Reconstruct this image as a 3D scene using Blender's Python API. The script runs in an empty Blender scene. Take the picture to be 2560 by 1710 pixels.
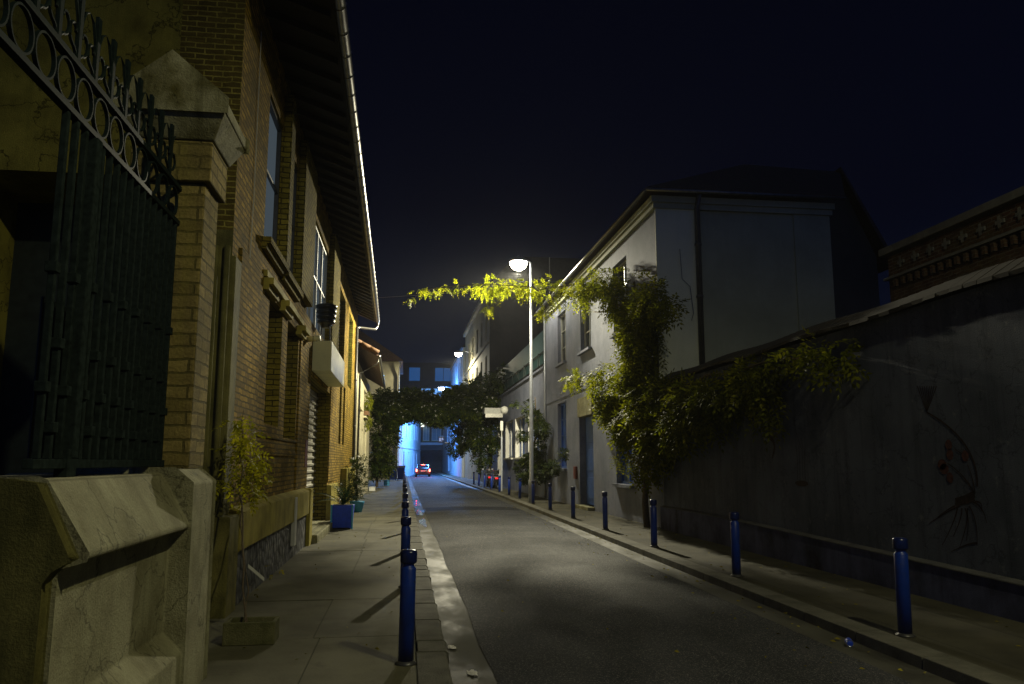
import bpy, math, random
import numpy as np
from mathutils import Vector, Matrix
PI = math.pi
R = math.radians
random.seed(7)
scn = bpy.context.scene
COL = scn.collection

# ------------------------------------------------------------------ camera
cam = bpy.data.cameras.new('camera')
cam.lens = 28.0; cam.sensor_width = 36.0
cam.clip_start = 0.05; cam.clip_end = 2000
cam_o = bpy.data.objects.new('camera', cam)
cam_o.location = (0, 0, 1.65)
cam_o.rotation_euler = (R(90 + 8.57), 0, R(-7.66))
COL.objects.link(cam_o)
scn.camera = cam_o

# ------------------------------------------------------------------ night sky
w = bpy.data.worlds.new('World'); scn.world = w; w.use_nodes = True
nt = w.node_tree; nt.nodes.clear()
wo = nt.nodes.new('ShaderNodeOutputWorld'); bg = nt.nodes.new('ShaderNodeBackground')
geo = nt.nodes.new('ShaderNodeTexCoord'); sx = nt.nodes.new('ShaderNodeSeparateXYZ')
ramp = nt.nodes.new('ShaderNodeValToRGB')
sky = nt.nodes.new('ShaderNodeTexSky'); sky.sky_type = 'NISHITA'; sky.sun_disc = False
sky.sun_elevation = R(-4); sky.sun_rotation = R(180)
mixn = nt.nodes.new('ShaderNodeMix'); mixn.data_type = 'RGBA'; mixn.blend_type = 'ADD'
mixn.inputs[0].default_value = 0.02
nt.links.new(geo.outputs['Generated'], sx.inputs[0])
cn = nt.nodes.new('ShaderNodeTexNoise'); cn.inputs['Scale'].default_value = 2.2; cn.inputs['Detail'].default_value = 5
nt.links.new(geo.outputs['Generated'], cn.inputs['Vector'])
cm = nt.nodes.new('ShaderNodeMath'); cm.operation = 'MULTIPLY_ADD'; cm.inputs[1].default_value = 0.28
nt.links.new(cn.outputs['Fac'], cm.inputs[0]); ca = nt.nodes.new('ShaderNodeMath'); ca.operation = 'SUBTRACT'; ca.inputs[1].default_value = 0.14
nt.links.new(sx.outputs['Z'], ca.inputs[0]); nt.links.new(ca.outputs[0], cm.inputs[2]); nt.links.new(cm.outputs[0], ramp.inputs[0])
e = ramp.color_ramp.elements
e[0].position = 0.0; e[0].color = (0.0026, 0.0050, 0.0145, 1)
e[1].position = 0.75; e[1].color = (0.0004, 0.0006, 0.0030, 1)
m_ = ramp.color_ramp.elements.new(0.3); m_.color = (0.0006, 0.0011, 0.0052, 1)
nt.links.new(ramp.outputs[0], mixn.inputs[6]); nt.links.new(sky.outputs[0], mixn.inputs[7])
# blue fill added to the unseen sky behind the camera for camera-facing sides
neg = nt.nodes.new('ShaderNodeMapRange'); neg.interpolation_type = 'SMOOTHSTEP'; nt.links.new(sx.outputs['Y'], neg.inputs[0])
neg.inputs[1].default_value = 0.0; neg.inputs[2].default_value = -0.9
glow = nt.nodes.new('ShaderNodeMix'); glow.data_type = 'RGBA'; glow.blend_type = 'ADD'
glow.inputs[7].default_value = (0.002, 0.013, 0.066, 1)
nt.links.new(neg.outputs[0], glow.inputs[0]); nt.links.new(mixn.outputs[2], glow.inputs[6])
nt.links.new(glow.outputs[2], bg.inputs['Color'])
bg.inputs['Strength'].default_value = 1.0
nt.links.new(bg.outputs[0], wo.inputs[0])

scn.view_settings.view_transform = 'Standard'
scn.view_settings.look = 'None'
scn.view_settings.exposure = 0.0
scn.view_settings.gamma = 1.0
scn.cycles.max_bounces = 6
scn.cycles.diffuse_bounces = 3
scn.cycles.glossy_bounces = 3
scn.cycles.transmission_bounces = 4
scn.cycles.sample_clamp_indirect = 3.0
scn.cycles.use_denoising = True

WARM = (1.0, 0.92, 0.66)
WARM2 = (1.0, 0.93, 0.52)
COOL = (0.10, 0.36, 1.0)
P_MAIN, P_NEAR, P_MID, P_FAR = 16000, 1100, 4500, 21000

# ------------------------------------------------------------------ object helpers
ORG = {}
def tag(o, label=None, cat=None, group=None, kind=None):
    if label: o['label'] = label
    if cat: o['category'] = cat
    if group: o['group'] = group
    if kind: o['kind'] = kind
    return o
def thing(name, label, cat, loc=(0, 0, 0), group=None, rz=0):
    o = bpy.data.objects.new(name, None); COL.objects.link(o)
    o.location = loc; o.rotation_euler = (0, 0, rz); o.empty_display_size = 0.1
    ORG[o] = Vector(loc) if rz == 0 else Vector((0, 0, 0))
    return tag(o, label, cat, group)
class MB:
    def __init__(s): s.v = []; s.f = []
    def poly(s, pts):
        i = len(s.v); s.v += [tuple(p) for p in pts]; s.f.append(tuple(range(i, i + len(pts)))); return s
    def box(s, x0, x1, y0, y1, z0, z1):
        return s.hexa([(x0, y0, z0), (x1, y0, z0), (x1, y1, z0), (x0, y1, z0),
                       (x0, y0, z1), (x1, y0, z1), (x1, y1, z1), (x0, y1, z1)])
    def hexa(s, p):
        i = len(s.v); s.v += [tuple(q) for q in p]
        for f in ((3, 2, 1, 0), (4, 5, 6, 7), (0, 1, 5, 4), (1, 2, 6, 5), (2, 3, 7, 6), (3, 0, 4, 7)):
            s.f.append(tuple(i + k for k in f))
        return s
    def prism(s, prof, y0, y1, axis='y'):
        n = len(prof); i = len(s.v)
        def P(a, b, t):
            return (a, t, b) if axis == 'y' else ((t, a, b) if axis == 'x' else (a, b, t))
        s.v += [P(a, b, y0) for a, b in prof] + [P(a, b, y1) for a, b in prof]
        s.f.append(tuple(i + k for k in range(n))); s.f.append(tuple(i + n + k for k in reversed(range(n))))
        for k in range(n):
            s.f.append((i + k, i + (k + 1) % n, i + n + (k + 1) % n, i + n + k))
        return s
    def tube(s, pts, r, n=8, cap=True):
        pts = [Vector(p) for p in pts]; i = len(s.v); m = len(pts)
        rr = r if isinstance(r, (list, tuple)) else [r] * m
        for k, p in enumerate(pts):
            d = (pts[min(k + 1, m - 1)] - pts[max(k - 1, 0)]).normalized()
            a = Vector((0, 0, 1)) if abs(d.z) < 0.9 else Vector((1, 0, 0))
            u = d.cross(a).normalized(); q = d.cross(u)
            for j in range(n):
                t = 2 * PI * j / n
                s.v.append(tuple(p + (u * math.cos(t) + q * math.sin(t)) * rr[k]))
        for k in range(m - 1):
            for j in range(n):
                a0 = i + k * n + j; b0 = i + k * n + (j + 1) % n
                s.f.append((a0, b0, b0 + n, a0 + n))
        if cap:
            s.f.append(tuple(i + j for j in reversed(range(n))))
            s.f.append(tuple(i + (m - 1) * n + j for j in range(n)))
        return s
    def lathe(s, prof, c=(0, 0, 0), n=24):
        i = len(s.v); m = len(prof)
        for r_, z in prof:
            for j in range(n):
                t = 2 * PI * j / n
                s.v.append((c[0] + r_ * math.cos(t), c[1] + r_ * math.sin(t), c[2] + z))
        for k in range(m - 1):
            for j in range(n):
                a0 = i + k * n + j; b0 = i + k * n + (j + 1) % n
                s.f.append((a0, b0, b0 + n, a0 + n))
        s.f.append(tuple(i + j for j in reversed(range(n))))
        s.f.append(tuple(i + (m - 1) * n + j for j in range(n)))
        return s
    def build(s, name, mat, parent=None, smooth=False, bevel=0, org=None, label=None):
        me = bpy.data.meshes.new(name)
        rp = parent
        o0 = Vector((0, 0, 0))
        if parent is not None:
            o0 = ORG[parent]
        elif org is not None:
            o0 = Vector(org)
        me.from_pydata([(v[0] - o0.x, v[1] - o0.y, v[2] - o0.z) for v in s.v], [], s.f)
        me.update()
        o = bpy.data.objects.new(name, me); COL.objects.link(o)
        me.materials.append(mat)
        if smooth:
            me.shade_auto_smooth(angle=R(40)) if hasattr(me, 'shade_auto_smooth') else me.polygons.foreach_set('use_smooth', [True] * len(me.polygons))
        if bevel:
            b = o.modifiers.new('bevel', 'BEVEL'); b.width = bevel; b.segments = 2; b.limit_method = 'ANGLE'
        if parent is not None:
            o.parent = parent; ORG[o] = ORG[parent]
        else:
            if org is not None: o.location = org
            ORG[o] = o0
        if label: o['label'] = label
        return o
def smooth_all(o):
    o.data.polygons.foreach_set('use_smooth', [True] * len(o.data.polygons)); return o
def copy_tree(o, parent=None):
    c = o.copy(); COL.objects.link(c); c.parent = parent
    for ch in list(o.children): copy_tree(ch, c)
    return c
def structure(mb, name, mat, **k):
    return tag(mb.build(name, mat, **k), kind='structure')

# ------------------------------------------------------------------ materials
def newmat(name):
    m = bpy.data.materials.new(name); m.use_nodes = True
    n = m.node_tree; n.nodes.clear()
    out = n.nodes.new('ShaderNodeOutputMaterial'); b = n.nodes.new('ShaderNodeBsdfPrincipled')
    n.links.new(b.outputs[0], out.inputs[0])
    return m, n, b, out
def mixc(n, fac, a, b, blend='MIX'):
    x = n.nodes.new('ShaderNodeMix'); x.data_type = 'RGBA'; x.blend_type = blend
    for idx, val in ((0, fac), (6, a), (7, b)):
        if isinstance(val, (tuple, list)): x.inputs[idx].default_value = (*val[:3], 1)
        elif isinstance(val, (int, float)): x.inputs[idx].default_value = val
        else: n.links.new(val, x.inputs[idx])
    return x.outputs[2]
def noise(n, vec, scale, detail=4, rough=0.55, dist=0.0):
    x = n.nodes.new('ShaderNodeTexNoise'); x.inputs['Scale'].default_value = scale
    x.inputs['Detail'].default_value = detail; x.inputs['Roughness'].default_value = rough
    x.inputs['Distortion'].default_value = dist
    if vec is not None: n.links.new(vec, x.inputs['Vector'])
    return x.outputs['Fac']
def rampf(n, fac, p0, p1, c0=(0, 0, 0), c1=(1, 1, 1)):
    x = n.nodes.new('ShaderNodeValToRGB'); n.links.new(fac, x.inputs[0])
    x.color_ramp.elements[0].position = p0; x.color_ramp.elements[0].color = (*c0, 1)
    x.color_ramp.elements[1].position = p1; x.color_ramp.elements[1].color = (*c1, 1)
    return x.outputs[0]
def pos(n): return n.nodes.new('ShaderNodeNewGeometry').outputs['Position']
def objc(n): return n.nodes.new('ShaderNodeTexCoord').outputs['Object']
def scaled(n, vec, s):
    x = n.nodes.new('ShaderNodeMapping'); n.links.new(vec, x.inputs[0]); x.inputs['Scale'].default_value = s
    return x.outputs[0]
def bump(n, b, h, strength=0.4, dist=0.02):
    x = n.nodes.new('ShaderNodeBump'); x.inputs['Strength'].default_value = strength
    x.inputs['Distance'].default_value = dist
    n.links.new(h, x.inputs['Height']); n.links.new(x.outputs[0], b.inputs['Normal'])
def math_(n, op, a, b=None):
    x = n.nodes.new('ShaderNodeMath'); x.operation = op
    for i, v in ((0, a), (1, b)):
        if v is None: continue
        if isinstance(v, (int, float)): x.inputs[i].default_value = v
        else: n.links.new(v, x.inputs[i])
    return x.outputs[0]
def planar(n):
    """(along the wall, height) whichever way the wall faces"""
    g = n.nodes.new('ShaderNodeNewGeometry')
    sp = n.nodes.new('ShaderNodeSeparateXYZ'); n.links.new(g.outputs['Position'], sp.inputs[0])
    sn = n.nodes.new('ShaderNodeSeparateXYZ'); n.links.new(g.outputs['True Normal'], sn.inputs[0])
    ax = math_(n, 'GREATER_THAN', math_(n, 'ABSOLUTE', sn.outputs[0]), 0.6)
    u = n.nodes.new('ShaderNodeMix'); n.links.new(ax, u.inputs[0])
    n.links.new(sp.outputs[0], u.inputs[2]); n.links.new(sp.outputs[1], u.inputs[3])
    c = n.nodes.new('ShaderNodeCombineXYZ'); n.links.new(u.outputs[0], c.inputs[0]); n.links.new(sp.outputs[2], c.inputs[1])
    return c.outputs[0]
def plain(name, c, rough=0.6, metal=0, var=0.15, nscale=6, bmp=0.0, coord='obj', spec=0.5):
    m, n, b, _ = newmat(name)
    v = objc(n) if coord == 'obj' else pos(n)
    f = noise(n, v, nscale, 5)
    lo = tuple(x * (1 - var) for x in c); hi = tuple(min(1, x * (1 + var)) for x in c)
    n.links.new(rampf(n, f, 0.3, 0.7, lo, hi), b.inputs['Base Color'])
    b.inputs['Roughness'].default_value = rough; b.inputs['Metallic'].default_value = metal
    b.inputs['Specular IOR Level'].default_value = spec
    if bmp: bump(n, b, noise(n, v, nscale * 8, 4), bmp, 0.01)
    return m
def brickmat(name, c1, c2, mortar, scale=1.0, stain=(0.05, 0.05, 0.02), stain_amt=0.6, bw=0.22, bh=0.068, ms=0.010, moss=None):
    m, n, b, _ = newmat(name)
    v = planar(n)
    d = n.nodes.new('ShaderNodeVectorMath'); d.operation = 'ADD'
    nz = n.nodes.new('ShaderNodeTexNoise'); nz.inputs['Scale'].default_value = 7; n.links.new(v, nz.inputs['Vector'])
    sc = n.nodes.new('ShaderNodeVectorMath'); sc.operation = 'SCALE'; sc.inputs['Scale'].default_value = 0.030
    n.links.new(nz.outputs['Color'], sc.inputs[0]); n.links.new(v, d.inputs[0]); n.links.new(sc.outputs[0], d.inputs[1])
    br = n.nodes.new('ShaderNodeTexBrick'); n.links.new(d.outputs[0], br.inputs['Vector'])
    br.inputs['Scale'].default_value = 1.0; br.inputs['Brick Width'].default_value = bw * scale
    br.inputs['Row Height'].default_value = bh * scale; br.inputs['Mortar Size'].default_value = ms * scale
    br.inputs['Mortar Smooth'].default_value = 0.3
    br.inputs['Color1'].default_value = (*c1, 1); br.inputs['Color2'].default_value = (*c2, 1)
    br.inputs['Mortar'].default_value = (*mortar, 1); br.inputs['Bias'].default_value = -0.1
    big = noise(n, v, 0.9, 6, 0.65)
    c = mixc(n, math_(n, 'MULTIPLY', rampf(n, big, 0.42, 0.68), stain_amt), br.outputs['Color'], stain)
    fine = noise(n, v, 45, 4)
    per = noise(n, scaled(n, v, (4.2, 13, 1)), 1.0, 2)
    c = mixc(n, math_(n, 'MULTIPLY', rampf(n, per, .45, .62), .5), c, tuple(x * .35 for x in c1))
    c = mixc(n, 0.35, c, rampf(n, fine, 0.3, 0.7, (0.25, 0.25, 0.25), (0.9, 0.9, 0.9)), 'OVERLAY')
    streak = noise(n, scaled(n, v, (2.4, 0.25, 1)), 1.0, 5, 0.7)
    c = mixc(n, math_(n, 'MULTIPLY', rampf(n, streak, 0.5, 0.72), 0.45), c, moss or (0.09, 0.08, 0.02))
    n.links.new(c, b.inputs['Base Color'])
    b.inputs['Roughness'].default_value = 0.95; b.inputs['Specular IOR Level'].default_value = 0.1
    h = math_(n, 'ADD', math_(n, 'MULTIPLY', br.outputs['Fac'], -1.0), math_(n, 'MULTIPLY', fine, 0.7))
    bump(n, b, h, 0.9, 0.012)
    return m
def render_(name, c, dark, scale=1.2, bmp=0.5, streaks=0.5, rough=0.85, moss=None, cracks=0.0, spots=None):
    m, n, b, _ = newmat(name)
    v = pos(n); pv = planar(n)
    a = noise(n, v, scale, 8, 0.6)
    col = mixc(n, rampf(n, a, 0.4, 0.7), c, dark)
    st = noise(n, scaled(n, pv, (5, 0.35, 1)), 1.0, 5, 0.7)
    col = mixc(n, math_(n, 'MULTIPLY', rampf(n, st, 0.48, 0.75), streaks), col, moss or dark)
    f = noise(n, v, 60, 5, 0.7)
    col = mixc(n, 0.3, col, rampf(n, f, 0.3, 0.7, (0.3, 0.3, 0.3), (0.8, 0.8, 0.8)), 'OVERLAY')
    if cracks:
        vo = n.nodes.new('ShaderNodeTexVoronoi'); vo.feature = 'DISTANCE_TO_EDGE'; vo.inputs['Scale'].default_value = 1.3
        dv = n.nodes.new('ShaderNodeVectorMath'); dv.operation = 'ADD'
        nn = n.nodes.new('ShaderNodeTexNoise'); nn.inputs['Scale'].default_value = 3.0; nn.inputs['Detail'].default_value = 6
        n.links.new(pv, nn.inputs['Vector']); n.links.new(pv, dv.inputs[0]); n.links.new(nn.outputs['Color'], dv.inputs[1])
        n.links.new(dv.outputs[0], vo.inputs['Vector'])
        ck = rampf(n, vo.outputs[0], 0.0, 0.02, (1, 1, 1), (0, 0, 0))
        col = mixc(n, math_(n, 'MULTIPLY', ck, cracks), col, tuple(x * 0.25 for x in dark))
    if spots:
        s = noise(n, v, 5, 8, 0.75)
        col = mixc(n, rampf(n, s, 0.58, 0.66), col, spots)
    n.links.new(col, b.inputs['Base Color']); b.inputs['Roughness'].default_value = rough; b.inputs['Specular IOR Level'].default_value = 0.15
    bump(n, b, math_(n, 'ADD', f, math_(n, 'MULTIPLY', a, 2.0)), bmp, 0.012)
    return m
def emit(name, c, s):
    m = bpy.data.materials.new(name); m.use_nodes = True; n = m.node_tree; n.nodes.clear()
    o = n.nodes.new('ShaderNodeOutputMaterial'); x = n.nodes.new('ShaderNodeEmission')
    x.inputs[0].default_value = (*c, 1); x.inputs[1].default_value = s
    n.links.new(x.outputs[0], o.inputs[0]); return m
def leafmat(name, lo, mid, hi, rough=0.45, trans=0.35):
    m, n, b, out = newmat(name)
    g = n.nodes.new('ShaderNodeNewGeometry')
    x = n.nodes.new('ShaderNodeValToRGB'); n.links.new(g.outputs['Random Per Island'], x.inputs[0])
    x.color_ramp.elements[0].color = (*lo, 1); x.color_ramp.elements[1].color = (*hi, 1)
    q = x.color_ramp.elements.new(0.5); q.color = (*mid, 1)
    cl = noise(n, g.outputs['Position'], 1.8, 3)
    c = mixc(n, rampf(n, cl, 0.35, 0.65), x.outputs[0], lo)
    n.links.new(c, b.inputs['Base Color']); b.inputs['Roughness'].default_value = rough + .12; b.inputs['Specular IOR Level'].default_value = 0.25
    t = n.nodes.new('ShaderNodeBsdfTranslucent'); n.links.new(c, t.inputs[0])
    ms = n.nodes.new('ShaderNodeMixShader'); ms.inputs[0].default_value = trans
    n.links.new(b.outputs[0], ms.inputs[1]); n.links.new(t.outputs[0], ms.inputs[2]); n.links.new(ms.outputs[0], out.inputs[0])
    return m
def asphalt():
    m, n, b, _ = newmat('asphalt'); v = pos(n)
    big = noise(n, v, 0.5, 6, 0.6)
    sp = n.nodes.new('ShaderNodeTexVoronoi'); sp.inputs['Scale'].default_value = 115; n.links.new(v, sp.inputs['Vector'])
    agg = rampf(n, sp.outputs['Distance'], 0.1, 0.6)
    c = mixc(n, rampf(n, big, 0.35, 0.7), (0.040, 0.043, 0.050), (0.020, 0.022, 0.027))
    sepc = n.nodes.new('ShaderNodeSeparateColor'); n.links.new(sp.outputs['Color'], sepc.inputs[0])
    c = mixc(n, rampf(n, sepc.outputs[0], 0.82, 0.95), c, (0.20, 0.195, 0.18))
    tr = noise(n, scaled(n, v, (2.2, 0.10, 1)), 1.0, 4, 0.6)
    c = mixc(n, math_(n, 'MULTIPLY', rampf(n, tr, 0.5, 0.7), 0.4), c, (0.055, 0.057, 0.062))
    n.links.new(c, b.inputs['Base Color'])
    n.links.new(rampf(n, big, 0.3, 0.75, (0.74,) * 3, (0.90,) * 3), b.inputs['Roughness'])
    b.inputs['Specular IOR Level'].default_value = 0.22
    bump(n, b, agg, 0.9, 0.006)
    return m
def pavement():
    m, n, b, _ = newmat('pavement_slabs'); v = pos(n)
    big = noise(n, v, 0.8, 7, 0.62); f = noise(n, v, 90, 4, 0.7)
    c = mixc(n, rampf(n, big, 0.38, 0.66), (0.150, 0.143, 0.088), (0.070, 0.066, 0.038))
    c = mixc(n, 0.4, c, rampf(n, f, 0.35, 0.65, (0.3,) * 3, (0.75,) * 3), 'OVERLAY')
    st = noise(n, v, 3.5, 6, 0.7)
    c = mixc(n, math_(n, 'MULTIPLY', rampf(n, st, 0.6, 0.7), 0.5), c, (0.045, 0.042, 0.03))
    n.links.new(c, b.inputs['Base Color']); b.inputs['Roughness'].default_value = 0.8; b.inputs['Specular IOR Level'].default_value = 0.2
    bump(n, b, math_(n, 'ADD', f, math_(n, 'MULTIPLY', big, 2)), 0.45, 0.006)
    return m
def gutterm():
    m, n, b, _ = newmat('gutter_concrete'); v = pos(n)
    big = noise(n, scaled(n, v, (2, 0.8, 1)), 1.0, 7, 0.62); f = noise(n, v, 70, 4, 0.7)
    c = mixc(n, rampf(n, big, 0.38, 0.62), (0.085, 0.083, 0.063), (0.035, 0.034, 0.027))
    c = mixc(n, 0.3, c, rampf(n, f, 0.35, 0.65, (0.3,) * 3, (0.75,) * 3), 'OVERLAY')
    n.links.new(c, b.inputs['Base Color'])
    n.links.new(rampf(n, big, 0.40, 0.60, (0.80,) * 3, (0.50,) * 3), b.inputs['Roughness'])
    b.inputs['Specular IOR Level'].default_value = 0.2
    bump(n, b, f, 0.25, 0.004)
    return m
def rubble():
    m, n, b, _ = newmat('rubble_stone'); v = planar(n)
    vo = n.nodes.new('ShaderNodeTexVoronoi'); vo.inputs['Scale'].default_value = 6.5
    dv = n.nodes.new('ShaderNodeVectorMath'); dv.operation = 'ADD'
    nn = n.nodes.new('ShaderNodeTexNoise'); nn.inputs['Scale'].default_value = 5.0
    sc = n.nodes.new('ShaderNodeVectorMath'); sc.operation = 'SCALE'; sc.inputs['Scale'].default_value = 0.12
    n.links.new(v, nn.inputs['Vector']); n.links.new(nn.outputs['Color'], sc.inputs[0])
    n.links.new(v, dv.inputs[0]); n.links.new(sc.outputs[0], dv.inputs[1]); n.links.new(dv.outputs[0], vo.inputs['Vector'])
    sepc = n.nodes.new('ShaderNodeSeparateColor'); n.links.new(vo.outputs['Color'], sepc.inputs[0])
    c = rampf(n, sepc.outputs[0], 0.0, 1.0, (0.05, 0.055, 0.065), (0.17, 0.17, 0.16))
    c = mixc(n, rampf(n, vo.outputs['Distance'], 0.35, 0.6), c, (0.03, 0.032, 0.035))
    n.links.new(c, b.inputs['Base Color']); b.inputs['Roughness'].default_value = 0.7
    bump(n, b, math_(n, 'MULTIPLY', vo.outputs['Distance'], -1), 1.0, 0.04)
    return m
def paintw(name, c):
    m, n, b, _ = newmat(name); v = pos(n)
    a = noise(n, v, 14, 7, .75); g_ = noise(n, v, 5, 4)
    col = mixc(n, rampf(n, a, .60, .66), c, (0.035, 0.035, 0.035))
    col = mixc(n, math_(n, 'MULTIPLY', rampf(n, g_, .45, .7), .5), col, (0.012, 0.02, 0.07))
    sp = n.nodes.new('ShaderNodeSeparateXYZ'); n.links.new(v, sp.inputs[0])
    low = math_(n, 'MULTIPLY', rampf(n, math_(n, 'ADD', sp.outputs[2], math_(n, 'MULTIPLY', a, .2)), .12, .24, (1,) * 3, (0,) * 3), .7)
    col = mixc(n, low, col, (0.05, 0.045, 0.03)); n.links.new(col, b.inputs['Base Color'])
    n.links.new(rampf(n, a, .4, .7, (.28,) * 3, (.6,) * 3), b.inputs['Roughness']); bump(n, b, a, .2, .004)
    return m
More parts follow.
